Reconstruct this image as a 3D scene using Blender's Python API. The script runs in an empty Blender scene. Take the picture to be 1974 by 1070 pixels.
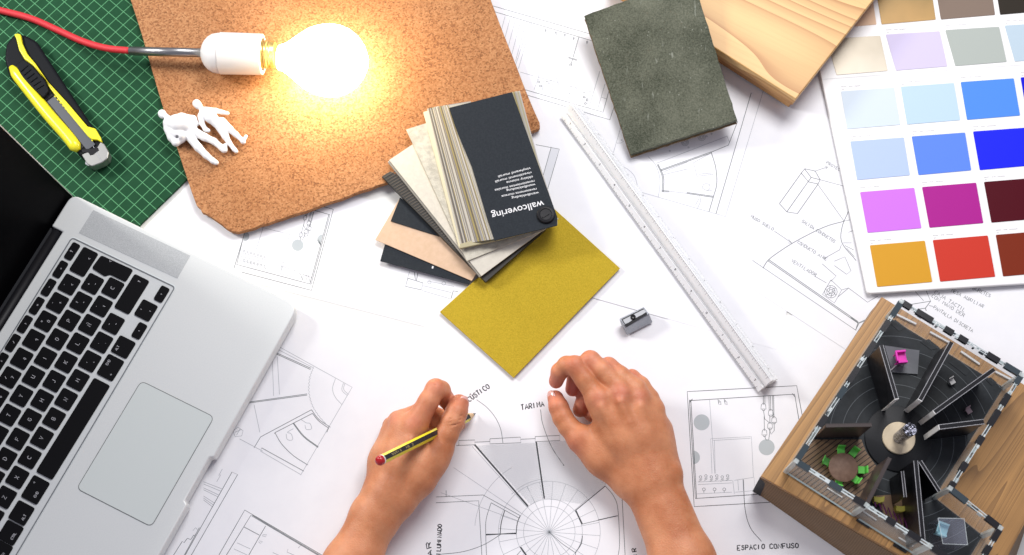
import bpy, math, random
import numpy as np
from mathutils import Vector, Matrix
random.seed(7)
scene = bpy.context.scene
col = scene.collection

# ---------------------------------------------------------------- camera
TILT, FPX, SCALE = math.radians(18), 2700.0, 2160.0      # tilt from straight down, focal length (px), px per metre
D0 = FPX / SCALE
CAM = Vector((0, -D0 * math.sin(TILT), D0 * math.cos(TILT)))
cd = bpy.data.cameras.new('camera'); cam = bpy.data.objects.new('camera', cd); col.objects.link(cam)
cam.location = CAM; cam.rotation_euler = (TILT, 0, 0)
cd.sensor_width = 36; cd.lens = 36 * FPX / 1974; cd.clip_start = .05; cd.clip_end = 50
cd.dof.use_dof = True; cd.dof.focus_distance = D0 - .02; cd.dof.aperture_fstop = 9
scene.camera = cam

# ---------------------------------------------------------------- world, lamps, exposure
w = bpy.data.worlds.new('World'); scene.world = w; w.use_nodes = True
bg = w.node_tree.nodes['Background']; bg.inputs[0].default_value = (.84, .83, 1, 1); bg.inputs[1].default_value = .38
def area(name, loc, target, size, power, color, spread=180):
    l = bpy.data.lights.new(name, 'AREA'); l.shape = 'RECTANGLE'; l.size, l.size_y = size
    l.energy = power; l.color = color; l.spread = math.radians(spread)
    o = bpy.data.objects.new(name, l); col.objects.link(o); o.location = loc
    o.rotation_euler = (Vector(target) - Vector(loc)).to_track_quat('-Z', 'Y').to_euler()
    return o
area('softbox_lamp', (-1.05, .42, .72), (-.12, .10, 0), (.22, .22), 10.5, (1, .985, .96))
area('softbox_lamp', (.30, .78, 1.35), (.02, .06, 0), (.8, .6), 21.5, (1, .985, .985))
scene.view_settings.view_transform = 'Standard'; scene.view_settings.look = 'None'
scene.view_settings.exposure = .06; scene.view_settings.gamma = 1
scene.render.engine = 'CYCLES'
scene.cycles.use_denoising = True
scene.cycles.max_bounces = 10; scene.cycles.transmission_bounces = 12; scene.cycles.transparent_max_bounces = 16
scene.cycles.caustics_reflective = False; scene.cycles.caustics_refractive = False
scene.cycles.sample_clamp_indirect = 6

# ---------------------------------------------------------------- helpers
CT, ST = math.cos(TILT), math.sin(TILT)
def P(x, y, z=0.0):
    """world point that stands z mm above the desk and is seen at photo pixel x, y"""
    X = x - 987; Y = -(y - 535); z = z / 1000
    d = Vector((X, Y * CT + FPX * ST, Y * ST - FPX * CT))
    return CAM + d * ((z - CAM.z) / d.z)
def Z(ox, oy, s, pts):
    return [(ox + a / s, oy + b / s) for a, b in pts]
MM = .001

def empty(name, loc, label, cat, group=None):
    o = bpy.data.objects.new(name, None); col.objects.link(o); o.location = loc
    o.empty_display_size = .02
    o['label'] = label; o['category'] = cat
    if group: o['group'] = group
    return o
def tag(o, label=None, cat=None, group=None, kind=None):
    for k, v in (('label', label), ('category', cat), ('group', group), ('kind', kind)):
        if v: o[k] = v
    return o
def origin(o):
    if o is None: return Vector((0, 0, 0))
    return Vector(o.location) + origin(o.parent)
def mesh(name, verts, faces, m, parent=None, smooth=False, bevel=0, seg=2, at=None):
    """world-space vertices become one object; its origin sits at its first centre"""
    verts = [Vector(v) for v in verts]
    if at is None:
        n = len(verts); at = sum(verts, Vector()) / n
        at.z = min(v.z for v in verts)
    me = bpy.data.meshes.new(name)
    me.from_pydata([v - at for v in verts], [], faces); me.validate(); me.update()
    if m: me.materials.append(m)
    if smooth: me.polygons.foreach_set('use_smooth', [True] * len(me.polygons))
    o = bpy.data.objects.new(name, me); col.objects.link(o)
    o.location = at - origin(parent); o.parent = parent
    if bevel:
        b = o.modifiers.new('bevel', 'BEVEL'); b.width = bevel * MM; b.segments = seg; b.limit_method = 'ANGLE'
        b.angle_limit = math.radians(35); b.harden_normals = False
        if smooth is False and seg > 1:
            me.polygons.foreach_set('use_smooth', [True] * len(me.polygons))
            try:
                me.set_sharp_from_angle(angle=math.radians(40))
            except Exception: pass
    return o
def prism_vf(top, bot):
    n = len(top)
    a = sum((top[i].x * top[(i + 1) % n].y - top[(i + 1) % n].x * top[i].y) for i in range(n))
    if a < 0: top = top[::-1]; bot = bot[::-1]
    v = list(top) + list(bot)
    f = [list(range(n)), list(range(2 * n - 1, n - 1, -1))]
    for i in range(n):
        j = (i + 1) % n
        f.append([i, i + n, j + n, j])
    return v, f
def prism(name, px, z0, z1, m, parent=None, **k):
    """px: outline in photo pixels of the TOP face (height z1 mm); walls go straight down to z0"""
    top = [P(x, y, z1) for x, y in px]
    bot = [Vector((p.x, p.y, z0 * MM)) for p in top]
    v, f = prism_vf(top, bot)
    return mesh(name, v, f, m, parent, **k)
def slab(name, pts, h, m, parent=None, **k):
    """pts: world outline of the top face (any plane), thickness h mm along its normal, downwards"""
    pts = [Vector(p) for p in pts]
    nrm = Vector()
    for i in range(len(pts)):
        a, b = pts[i], pts[(i + 1) % len(pts)]
        nrm += a.cross(b)
    nrm.normalize()
    if nrm.z < 0: nrm = -nrm
    bot = [p - nrm * h * MM for p in pts]
    v, f = prism_vf(pts, bot)
    return mesh(name, v, f, m, parent, **k)
def rounded(px, r, n=5, only=None):
    out = []
    N = len(px)
    for i in range(N):
        p = Vector(px[i][:2]); a = Vector(px[i - 1][:2]); b = Vector(px[(i + 1) % N][:2])
        rr = r if only is None or i in only else 0
        if isinstance(r, (list, tuple)): rr = r[i]
        if rr <= 0: out.append(tuple(p)); continue
        da = (a - p).normalized() * rr; db = (b - p).normalized() * rr
        for k in range(n + 1):
            t = k / n
            q = p + da * (1 - t) ** 2 + db * t ** 2
            out.append((q.x, q.y))
    return out
def box3(name, o, ax, ay, az, m, parent=None, **k):
    """box from corner o with world edge vectors ax, ay, az"""
    o = Vector(o)
    v = [o, o + ax, o + ax + ay, o + ay, o + az, o + ax + az, o + ax + ay + az, o + ay + az]
    f = [[0, 3, 2, 1], [4, 5, 6, 7], [0, 1, 5, 4], [1, 2, 6, 5], [2, 3, 7, 6], [3, 0, 4, 7]]
    if ax.cross(ay).dot(az) < 0: f = [q[::-1] for q in f]
    return mesh(name, v, f, m, parent, **k)
def bar_vf(a, b, wid, z0, z1):
    """upright wall on line a-b (world xy), width mm"""
    a = Vector((a.x, a.y, 0)); b = Vector((b.x, b.y, 0))
    t = (b - a).normalized(); n = Vector((-t.y, t.x, 0)) * wid * .5 * MM
    top = [a - n, b - n, b + n, a + n]
    T = [Vector((p.x, p.y, z1 * MM)) for p in top]; B = [Vector((p.x, p.y, z0 * MM)) for p in top]
    return prism_vf(T, B)
def join(parts):
    V, F = [], []
    for v, f in parts:
        n = len(V); V += list(v); F += [[i + n for i in q] for q in f]
    return V, F
def loft(rings, cap=True):
    V = [p for r in rings for p in r]; n = len(rings[0]); F = []
    for i in range(len(rings) - 1):
        for j in range(n):
            k = (j + 1) % n
            F.append([i * n + j, i * n + k, (i + 1) * n + k, (i + 1) * n + j])
    if cap:
        F.append(list(range(n))[::-1]); F.append([(len(rings) - 1) * n + j for j in range(n)])
    return V, F
def lathe_vf(A, axis, prof, seg=32):
    """prof: (distance along axis mm, radius mm)"""
    axis = axis.normalized(); u = axis.orthogonal().normalized(); v = axis.cross(u)
    rings = [[A + axis * d * MM + (u * math.cos(2 * math.pi * j / seg) + v * math.sin(2 * math.pi * j / seg)) * r * MM
              for j in range(seg)] for d, r in prof]
    return loft(rings)
def lathe(name, A, axis, prof, m, parent=None, seg=32, smooth=True, **k):
    v, f = lathe_vf(A, axis, prof, seg)
    o = mesh(name, v, f, m, parent, smooth=smooth, **k)
    if smooth:
        try: o.data.set_sharp_from_angle(angle=math.radians(38))
        except Exception: pass
    return o
def catmull(pts, n=8):
    pts = [Vector(p) for p in pts]
    q = [pts[0] * 2 - pts[1]] + pts + [pts[-1] * 2 - pts[-2]]
    out = []
    for i in range(1, len(q) - 2):
        a, b, c, d = q[i - 1:i + 3]
        for k in range(n):
            t = k / n
            out.append(.5 * ((2 * b) + (c - a) * t + (2 * a - 5 * b + 4 * c - d) * t * t + (3 * b - a - 3 * c + d) * t ** 3))
    out.append(pts[-1]); return out
def tube(name, pts, r, m, parent=None, seg=14, **k):
    rings = []
    up = Vector((0, 0, 1))
    for i, p in enumerate(pts):
        t = (pts[min(i + 1, len(pts) - 1)] - pts[max(i - 1, 0)]).normalized()
        s = t.cross(up).normalized(); v = s.cross(t)
        rr = r[i] if isinstance(r, list) else r
        rings.append([p + (s * math.cos(2 * math.pi * j / seg) + v * math.sin(2 * math.pi * j / seg)) * rr * MM for j in range(seg)])
    v, f = loft(rings)
    return mesh(name, v, f, m, parent, smooth=True, **k)

# ---------------------------------------------------------------- materials
def mat(name, c, rough=.6, metal=0, spec=.5, **k):
    m = bpy.data.materials.new(name); m.use_nodes = True
    b = m.node_tree.nodes['Principled BSDF']
    b.inputs['Base Color'].default_value = (*c, 1); b.inputs['Roughness'].default_value = rough
    b.inputs['Metallic'].default_value = metal; b.inputs['Specular IOR Level'].default_value = spec
    for key, v in k.items():
        b.inputs[key.replace('_', ' ')].default_value = v
    return m
def nodes(m):
    nt = m.node_tree; b = nt.nodes['Principled BSDF']
    def N(t, **k):
        n = nt.nodes.new(t)
        for a, v in k.items():
            if a in n.inputs: n.inputs[a].default_value = v
            else: setattr(n, a, v)
        return n
    return nt, b, N, nt.links.new
def noise_mat(name, c1, c2, scale=200, rough=.6, bump=.1, detail=4, lo=.35, hi=.65, dist=.001, stretch=(1, 1, 1), rot=0, spec=.5, metal=0):
    """two tones mixed by noise, with a matching bump; world-metre coordinates of the object"""
    m = mat(name, c1, rough, metal, spec); nt, b, N, L = nodes(m)
    tc = N('ShaderNodeTexCoord'); mp = N('ShaderNodeMapping')
    mp.inputs['Scale'].default_value = stretch; mp.inputs['Rotation'].default_value = (0, 0, rot)
    L(tc.outputs['Object'], mp.inputs[0])
    n = N('ShaderNodeTexNoise', Scale=scale, Detail=detail, Roughness=.6); L(mp.outputs[0], n.inputs['Vector'])
    r = N('ShaderNodeValToRGB'); r.color_ramp.elements[0].position = lo; r.color_ramp.elements[1].position = hi
    r.color_ramp.elements[0].color = (*c1, 1); r.color_ramp.elements[1].color = (*c2, 1)
    L(n.outputs['Fac'], r.inputs[0]); L(r.outputs[0], b.inputs['Base Color'])
    if bump:
        bp = N('ShaderNodeBump', Strength=bump, Distance=dist); L(n.outputs['Fac'], bp.inputs['Height']); L(bp.outputs[0], b.inputs['Normal'])
    return m
def wood_mat(name, c1, c2, c3, ang, scale=60, along=6, rough=.45, distort=3, fine=1.0, bump=.08, ringscale=1.0, mixw=.45, contour=0):
    """grain running along direction ang (world xy)"""
    m = mat(name, c1, rough); nt, b, N, L = nodes(m)
    tc = N('ShaderNodeTexCoord'); mp = N('ShaderNodeMapping')
    mp.inputs['Rotation'].default_value = (0, 0, -ang); mp.inputs['Scale'].default_value = (along / scale, 1, 1)
    # mapping rotates before scaling only for type POINT the other way round, so rotate first, then stretch
    mp2 = N('ShaderNodeMapping'); mp2.inputs['Scale'].default_value = (along / scale, 1, 1)
    mp.inputs['Scale'].default_value = (1, 1, 1)
    L(tc.outputs['Object'], mp.inputs[0]); L(mp.outputs[0], mp2.inputs[0])
    big = N('ShaderNodeTexNoise', Scale=scale * .35, Detail=3, Roughness=.5, Distortion=.4); L(mp2.outputs[0], big.inputs['Vector'])
    wv = N('ShaderNodeTexWave', Scale=scale * ringscale, Distortion=distort, Detail=2); wv.bands_direction = 'Y'
    wv.inputs['Detail Scale'].default_value = .6
    L(mp2.outputs[0], wv.inputs['Vector'])
    fn = N('ShaderNodeTexNoise', Scale=scale * 14, Detail=4, Roughness=.7)
    mp3 = N('ShaderNodeMapping'); mp3.inputs['Scale'].default_value = (.12, 1, 1)
    L(mp2.outputs[0], mp3.inputs[0]); L(mp3.outputs[0], fn.inputs['Vector'])
    r = N('ShaderNodeValToRGB'); e = r.color_ramp.elements
    e[0].color = (*c1, 1); e[1].color = (*c2, 1); e[0].position = .3; e[1].position = .8
    mx = N('ShaderNodeMix', data_type='FLOAT'); mx.inputs[0].default_value = mixw
    L(wv.outputs['Fac'], mx.inputs[2]); L(big.outputs['Fac'], mx.inputs[3]); L(mx.outputs[0], r.inputs[0])
    if contour:                                  # growth rings cut by the face: contour lines of a stretched noise
        cn = N('ShaderNodeTexNoise', Scale=scale * .22, Detail=1.5, Roughness=.45, Distortion=.15); L(mp2.outputs[0], cn.inputs['Vector'])
        c1_ = N('ShaderNodeMath', operation='MULTIPLY'); c1_.inputs[1].default_value = contour; L(cn.outputs['Fac'], c1_.inputs[0])
        c2_ = N('ShaderNodeMath', operation='FRACT'); L(c1_.outputs[0], c2_.inputs[0])
        mx.inputs[0].default_value = .25; L(c2_.outputs[0], mx.inputs[2])
        e[0].position = .12; e[1].position = .85; k_ = e.new(.70); k_.color = tuple(.5 * (a + b_) for a, b_ in zip((*c1, 1), (*c2, 1)))
    r2 = N('ShaderNodeValToRGB'); r2.color_ramp.elements[0].position = .45; r2.color_ramp.elements[1].position = .72
    L(fn.outputs['Fac'], r2.inputs[0])
    mc = N('ShaderNodeMix', data_type='RGBA', blend_type='MIX')
    mf = N('ShaderNodeMath', operation='MULTIPLY'); mf.inputs[1].default_value = .55 * fine
    L(r2.outputs[0], mf.inputs[0]); L(mf.outputs[0], mc.inputs[0])
    L(r.outputs[0], mc.inputs[6]); mc.inputs[7].default_value = (*c3, 1)
    L(mc.outputs[2], b.inputs['Base Color'])
    bp = N('ShaderNodeBump', Strength=bump, Distance=.0006); L(fn.outputs['Fac'], bp.inputs['Height']); L(bp.outputs[0], b.inputs['Normal'])
    return m

M = {}
M['desk'] = noise_mat('desk_laminate', (.74, .74, .70), (.78, .78, .74), 30, .5, 0)
M['paper'] = noise_mat('paper', (.80, .80, .82), (.84, .84, .855), 25, .75, .12, detail=6, dist=.0004, spec=.25)
M['ink'] = mat('drawing_ink', (.04, .045, .05), .7)
M['ink_mid'] = mat('grey_ink', (.13, .145, .15), .7)
M['ink_pale'] = mat('pale_ink', (.36, .38, .40), .7)
M['ink_wash'] = mat('grey_wash', (.46, .50, .51), .8)
M['ink_tint'] = mat('tint_wash', (.68, .69, .72), .8)
M['pen'] = mat('black_pen', (.02, .02, .025), .6)
M['white'] = mat('white_plastic', (.8, .8, .79), .35)
M['black'] = mat('black_plastic', (.008, .008, .010), .45, spec=.2)
M['blackmatt'] = mat('black_card', (.02, .021, .024), .8, spec=.3)
M['chrome'] = mat('brushed_steel', (.32, .32, .33), .28, 1)
M['steel'] = mat('steel', (.55, .56, .58), .3, 1)

# ---------------------------------------------------------------- flat drawing kit
def ribbons_vf(lines, zf, wid):
    V, F = [], []
    for ln in lines:
        pts = [Vector((p.x, p.y, 0)) for p in ln]
        # subdivide long segments
        q = [pts[0]]
        for a, b in zip(pts, pts[1:]):
            d = (b - a).length
            if d < 1e-6: continue
            k = max(1, int(d / .012))
            q += [a + (b - a) * (i / k) for i in range(1, k + 1)]
        if len(q) < 2: continue
        n0 = len(V)
        for i, p in enumerate(q):
            t = (q[min(i + 1, len(q) - 1)] - q[max(i - 1, 0)])
            if t.length < 1e-9: t = Vector((1, 0, 0))
            t.normalize(); n = Vector((-t.y, t.x, 0)) * wid * .5 * MM
            for s in (n, -n):
                v = p + s; V.append(Vector((v.x, v.y, zf(v.x, v.y))))
        for i in range(len(q) - 1):
            a = n0 + 2 * i; F.append([a, a + 1, a + 3, a + 2])
    return V, F
def circ(c, r, n=40, a0=0, a1=360):
    return [(c[0] + r * math.cos(math.radians(a0 + (a1 - a0) * k / n)), c[1] + r * math.sin(math.radians(a0 + (a1 - a0) * k / n))) for k in range(n + 1)]
GL = {  # single-stroke capitals on a 4 x 6 grid
 'A': [[(0,0),(2,6),(4,0)],[(.8,2.2),(3.2,2.2)]], 'B': [[(0,0),(0,6),(2.6,6),(3.4,4.6),(2.4,3.2),(0,3.2)],[(2.4,3.2),(3.8,1.7),(2.6,0),(0,0)]],
 'C': [[(4,5),(2.4,6),(.6,5),(0,3),(.6,1),(2.4,0),(4,1)]], 'D': [[(0,0),(0,6),(2.2,6),(4,4),(4,2),(2.2,0),(0,0)]],
 'E': [[(4,6),(0,6),(0,0),(4,0)],[(0,3),(3,3)]], 'F': [[(4,6),(0,6),(0,0)],[(0,3),(3,3)]],
 'G': [[(4,5),(2.4,6),(.6,5),(0,3),(.6,1),(2.4,0),(4,1),(4,3),(2.5,3)]], 'H': [[(0,0),(0,6)],[(4,0),(4,6)],[(0,3),(4,3)]],
 'I': [[(1,0),(1,6)]], 'J': [[(3.4,6),(3.4,1.4),(2,0),(.4,1)]], 'K': [[(0,0),(0,6)],[(4,6),(0,2.6)],[(1.4,3.6),(4,0)]],
 'L': [[(0,6),(0,0),(3.6,0)]], 'M': [[(0,0),(.4,6),(2,2.5),(3.8,6),(4.3,0)]], 'N': [[(0,0),(0,6),(4,0),(4,6)]],
 'O': [[(2,6),(.4,5),(0,3),(.4,1),(2,0),(3.6,1),(4,3),(3.6,5),(2,6)]], 'P': [[(0,0),(0,6),(2.8,6),(4,4.6),(2.8,3),(0,3)]],
 'Q': [[(2,6),(.4,5),(0,3),(.4,1),(2,0),(3.6,1),(4,3),(3.6,5),(2,6)],[(2.5,1.5),(4.2,-.4)]],
 'R': [[(0,0),(0,6),(2.8,6),(4,4.6),(2.8,3),(0,3)],[(1.6,3),(4,0)]], 'S': [[(3.8,5),(2.2,6),(.4,5),(.6,3.6),(3.4,2.4),(3.8,1),(2,0),(0,1)]],
 'T': [[(0,6),(4,6)],[(2,6),(2,0)]], 'U': [[(0,6),(0,1.4),(1.6,0),(3,.4),(4,2)],[(4,6),(4,0)]], 'V': [[(0,6),(2,0),(4,6)]],
 'W': [[(0,6),(1,0),(2.2,4),(3.4,0),(4.6,6)]], 'X': [[(0,0),(4,6)],[(0,6),(4,0)]], 'Y': [[(0,6),(2,3),(4,6)],[(2,3),(2,0)]],
 'Z': [[(0,6),(4,6),(0,0),(4,0)]], '-': [[(0,3),(3,3)]], '.': [[(1,0),(1.5,.5)]], '+': [[(0,3),(4,3)],[(2,1),(2,5)]], ',': [[(1.4,.8),(.6,-1)]],
 '0': [[(2,6),(.4,5),(0,3),(.4,1),(2,0),(3.6,1),(4,3),(3.6,5),(2,6)]], '1': [[(.6,4.8),(2,6),(2,0)]], '2': [[(0,5),(2,6),(3.8,4.6),(0,0),(4,0)]],
 '3': [[(0,6),(4,6),(1.8,3.6),(4,2),(2,0),(0,1)]], '4': [[(3,0),(3,6),(0,2),(4,2)]], '5': [[(4,6),(.4,6),(.2,3.4),(3,3.6),(3.8,1.6),(2,0),(0,.8)]],
 '6': [[(3.4,6),(.6,3.4),(.2,1.4),(2,0),(3.8,1.6),(2.2,3.2),(.4,2.4)]], '7': [[(0,6),(4,6),(1.4,0)]],
 '8': [[(2,3.2),(.4,4.6),(2,6),(3.6,4.6),(2,3.2),(0,1.6),(2,0),(4,1.6),(2,3.2)]], '9': [[(3.6,4),(2,3),(.4,4.4),(2,6),(3.8,4.6),(3,0)]],
 "'": [[(1,6),(1,4.6)]], '^': [[(2,1),(2,6)],[(.6,4.4),(2,6),(3.4,4.4)]], '<': [[(3,5),(0,3),(3,1)]], '>': [[(0,5),(3,3),(0,1)]],
 '/': [[(0,0),(4,6)]], '=': [[(0,4),(4,4)],[(0,2),(4,2)]], ' ': [],
}
def write(text, a, b, h, jit=.25, rnd=random):
    """pen strokes in pixel space: text from a to b along its baseline, letter height h px"""
    a = Vector(a); b = Vector(b); t = (b - a); L_ = t.length; t.normalize(); up = Vector((t.y, -t.x))
    if up.y > 0 and abs(t.x) > .3 and t.x > 0: up = -up
    n = len(text); adv = L_ / n; out = []
    for i, ch in enumerate(text):
        acc = False
        base = {'Ú': 'U', 'Ñ': 'N', 'Ç': 'C', 'Ó': 'O'}.get(ch, ch)
        dy = rnd.uniform(-.4, .4) * jit
        for st in GL.get(base, []):
            out.append([tuple(a + t * (adv * (i + .08) + (x + rnd.uniform(-jit, jit)) / 4 * adv * .72) + up * ((y + dy + rnd.uniform(-jit, jit)) / 6 * h)) for x, y in st])
        if base != ch:
            out.append([tuple(a + t * adv * (i + .3) + up * h * 1.12), tuple(a + t * adv * (i + .6) + up * h * 1.3)])
    return out
class Sheet:
    def __init__(s, name, px, z, label, drawing=(), waves=.25, seed=0, group=None, m='paper', lift=()):
        s.z = z; s.seed = seed; s.w = waves
        s.lift = [(P(x, y), hh, rr) for x, y, hh, rr in lift]
        s.root = empty(name, P(sum(p[0] for p in px) / len(px), sum(p[1] for p in px) / len(px), z), label, 'paper sheet', group)
        A, B, C, D = [P(x, y) for x, y in px]      # corners in order
        n = 36; V = []; F = []
        for i in range(n + 1):
            for j in range(n + 1):
                u, v = i / n, j / n
                p = (A * (1 - u) + B * u) * (1 - v) + (D * (1 - u) + C * u) * v
                V.append(Vector((p.x, p.y, s.f(p.x, p.y))))
        for i in range(n):
            for j in range(n):
                a = i * (n + 1) + j; F.append([a, a + n + 1, a + n + 2, a + 1])
        if (V[F[0][1]] - V[F[0][0]]).cross(V[F[0][2]] - V[F[0][0]]).z < 0: F = [q[::-1] for q in F]
        o = mesh('page', V, F, M[m], s.root)
        sd = o.modifiers.new('solid', 'SOLIDIFY'); sd.thickness = .00018; sd.offset = -1
    def f(s, x, y):
        a = s.seed
        h = s.z + s.w * (math.sin(x * 17 + a) * math.cos(y * 13 - a * 2) + .4 * math.sin(x * 41 + y * 33 + a)) * .5
        for c, hh, rr in s.lift:
            d = math.hypot(x - c.x, y - c.y) / (rr * MM)
            if d < 1: h += hh * (1 - d) ** 2
        return h * MM
    def draw(s, name, lines, wid, m, dz=.06):
        W = [[P(x, y, s.z) for x, y in ln] for ln in lines]
        V, F = ribbons_vf(W, lambda x, y: s.f(x, y) + dz * MM, wid * 1.15)
        if V: return mesh(name, V, F, M[m], s.root)
    def fill(s, name, polys, m, dz=.04):
        V, F = [], []
        for pl in polys[1:]: s.fill(name, [pl], m, dz)
        for pl in polys[:1]:
            n = len(V); V += [Vector((q.x, q.y, s.f(q.x, q.y) + dz * MM)) for q in [P(x, y, s.z) for x, y in pl]]
            F.append(list(range(n, len(V))))
        return mesh(name, V, F, M[m], s.root)
def smooth_line(pts, n=6):
    return [(p.x, p.y) for p in catmull([Vector((x, y, 0)) for x, y in pts], n)]
# ================================================================ THE DESK AND THE PAPERS
desk = mesh('desk_top', [(-1.1, -.75, 0), (1.1, -.75, 0), (1.1, .95, 0), (-1.1, .95, 0), (-1.1, -.75, -.03), (1.1, -.75, -.03), (1.1, .95, -.03), (-1.1, .95, -.03)],
            [[0, 1, 2, 3], [7, 6, 5, 4], [0, 4, 5, 1], [1, 5, 6, 2], [2, 6, 7, 3], [3, 7, 4, 0]], M['desk'])
tag(desk, kind='structure')

def pendants(s, o, k, ang):
    """the cluster of bell lamps drawn in the room sections: o = top point px, k = scale, ang = tilt"""
    ca, sa = math.cos(ang), math.sin(ang)
    R = lambda pts: [(o[0] + (x * ca - y * sa) * k, o[1] + (x * sa + y * ca) * k) for x, y in pts]
    L = []
    for x, y in ((0, 18), (14, 30), (20, 44), (12, 55), (1, 68)):
        L.append(R([(x, 0 if y < 50 else 40), (x, y)])); L.append(R([(x - 4, y), (x - 5, y + 8), (x + 5, y + 8), (x + 4, y), (x, y - 4), (x - 4, y)]))
        L.append(R([(x - 3, y + 8), (x - 2, y + 11), (x + 2, y + 11), (x + 3, y + 8)]))
    L.append(R([(0, 28), (2, 45), (10, 52)])); L.append(R([(20, 53), (20, 68), (14, 75), (10, 64)])); L.append(R([(1, 78), (4, 86), (9, 86), (12, 66)]))
    L.append(R([(3, 0), (3, 18)])); L.append(R([(11, 0), (11, 30)])); L.append(R([(18, 0), (18, 44)]))
    return L

# --- sheet lying lowest, at the left, with the small room section
s5 = Sheet('paper_sheet', [(372, 296), (1020, 466), (968, 668), (312, 500)], .28,
           'white drawing sheet with a small furnished room section, half under the cork board', waves=.06, seed=1)
z = lambda pts: Z(400, 380, 4.115, pts)
s5.draw('plan_outline', [z([(860, 60), (998, 97), (825, 740), (270, 595)]), z([(302, 262), (210, 565)]),
        z([(830, 100), (972, 140), (822, 692), (232, 535), (293, 285), (310, 262)]), z([(962, 140), (812, 690)])], .5, 'ink_mid')
s5.fill('grey_spot', [z(circ((715, 382), 46)), z([(890, 380)] + circ((912, 338), 42, 14, 100, 275)), z(circ((292, 310), 40, 14, -75, 80) + [(284, 345)])], 'ink_wash')
s5.draw('plan_detail', [z([(430, 240), (650, 295), (590, 580)]), z([(440, 245), (385, 420)]), z([(390, 430), (600, 520)]), z([(830, 345), (760, 600)]), z([(845, 345), (905, 350)]),
        z([(480, 490), (460, 575), (740, 650), (720, 590), (490, 520)]), z([(590, 520), (585, 590)]), z([(600, 545), (695, 565), (690, 600)]), z([(840, 350), (770, 610)]),
        z([(260, 470), (450, 515)]), z([(250, 500), (440, 545)])], .35, 'ink_pale')
sm = []
for k in range(7):
    cx, cy = 290 + k * 27, 428 + k * 8
    sm += [z(circ((cx, cy), 7, 6)), z([(cx - 8, cy + 12), (cx, cy + 22), (cx + 9, cy + 10), (cx + 12, cy + 30)]), z(circ((cx, cy + 68), 6, 6)), z([(cx - 6, cy + 80), (cx + 8, cy + 92)])]
sm += [z([(730, 600), (760, 660), (740, 640), (790, 615), (780, 670)]), z([(755, 612), (830, 640)]), z([(800, 620), (815, 680)])]
s5.draw('little_figures', sm, .3, 'ink_mid')
s5.draw('lamp_sketch', [[(a, b) for a, b in ln] for ln in pendants(s5, z([(790, 105)])[0], .68, math.radians(15))], .35, 'ink_mid')
z = lambda pts: Z(700, 460, 7.592, pts)
s5.draw('plan_outline', [z([(655, 580), (620, 700), (850, 750), (878, 650), (655, 580)]), z([(750, 490), (765, 605)]), z([(800, 500), (780, 620)]), z([(1385, 775), (1320, 765), (1285, 880)])], .45, 'ink_mid')
s5.draw('plan_detail', [z([(680, 480), (650, 580)]), z([(880, 690), (1290, 790)]), z([(860, 760), (1270, 880)]), z([(940, 620), (1330, 700)]), z(circ((970, 640), 25, 8)), z(circ((1180, 655), 28, 8))], .35, 'ink_pale')

s6 = Sheet('paper_sheet', [(900, 300), (1450, 300), (1450, 720), (900, 720)], .12, 'blank white sheet showing as a strip between the yellow card and the sharpener', waves=.03, seed=9)
# --- grey plan at the lower left
s4 = Sheet('paper_sheet', [(300, 520), (745, 640), (745, 1300), (120, 1210)], .42,
           'white drawing sheet with grey curved wall plan beside the laptop front edge', waves=.06, seed=2)
z = lambda pts: Z(400, 640, 3.568, pts)
zig = smooth_line([(730, 240), (705, 310), (697, 400), (715, 490), (760, 570), (835, 655)], 8)
zz = [(x + (4 if i % 2 else -4), y + (2 if i % 2 else -2)) for i, (x, y) in enumerate(zig)]
s4.draw('curved_plan', [z([(460, 137), (712, 250)]), z([(462, 146), (708, 258)]), z([(270, 484), (685, 426)]), z([(268, 491), (685, 434)]),
        z([(320, 797), (365, 722), (715, 535)]), z([(460, 700), (465, 692), (722, 560)]), z(smooth_line([(715, 535), (765, 600), (845, 655)])), z(smooth_line([(722, 560), (765, 612), (835, 663)])),
        z(smooth_line([(465, 695), (510, 770), (590, 850), (690, 915)])), z(smooth_line([(590, 630), (660, 720), (760, 795)])), z(smooth_line([(594, 628), (664, 716), (762, 790)])), z([(372, 797), (662, 957)]), z([(835, 655), (820, 690)])], .45, 'ink_mid')
s4.draw('curved_plan_detail', [z([(490, 100), (995, 380), (640, 985)]), z([(480, 118), (725, 245)]), z(zz), z(smooth_line([(880, 320), (860, 390), (880, 450), (925, 500)])), z(smooth_line([(935, 350), (925, 400), (962, 438)])), z(smooth_line([(945, 352), (937, 395), (970, 430)])),
        z([(372, 797), (365, 820), (640, 980)]), z([(220, 735), (380, 820)]), z([(445, 180), (455, 440)]), z([(480, 170), (495, 430)]), z([(320, 500), (360, 690)]),
        z(smooth_line([(540, 700), (550, 740), (585, 740), (575, 700), (550, 690), (590, 665)])), z(smooth_line([(670, 640), (680, 670), (715, 665), (705, 630), (680, 625), (640, 600)])),
        z([(175, 680), (210, 655), (245, 680), (235, 715), (190, 720), (175, 680)]), z([(190, 690), (235, 670)]), z([(200, 710), (225, 665)])], .35, 'ink_pale')
z = lambda pts: Z(300, 860, 5.094, pts)
s4.draw('wall_section', [z([(240, 1160), (750, 255), (805, 280), (300, 1160)]), z([(430, 800), (250, 1130)]), z([(570, 1160), (875, 628), (1700, 1110)]), z([(640, 1160), (935, 680), (1660, 1110)]), z([(950, 680), (1690, 1118)]),
        z([(870, 795), (1020, 875)]), z([(1080, 785), (880, 1130)]), z([(120, 1160), (262, 935), (280, 948), (312, 905), (345, 918), (375, 872), (385, 880)])], .45, 'ink_mid')
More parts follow.
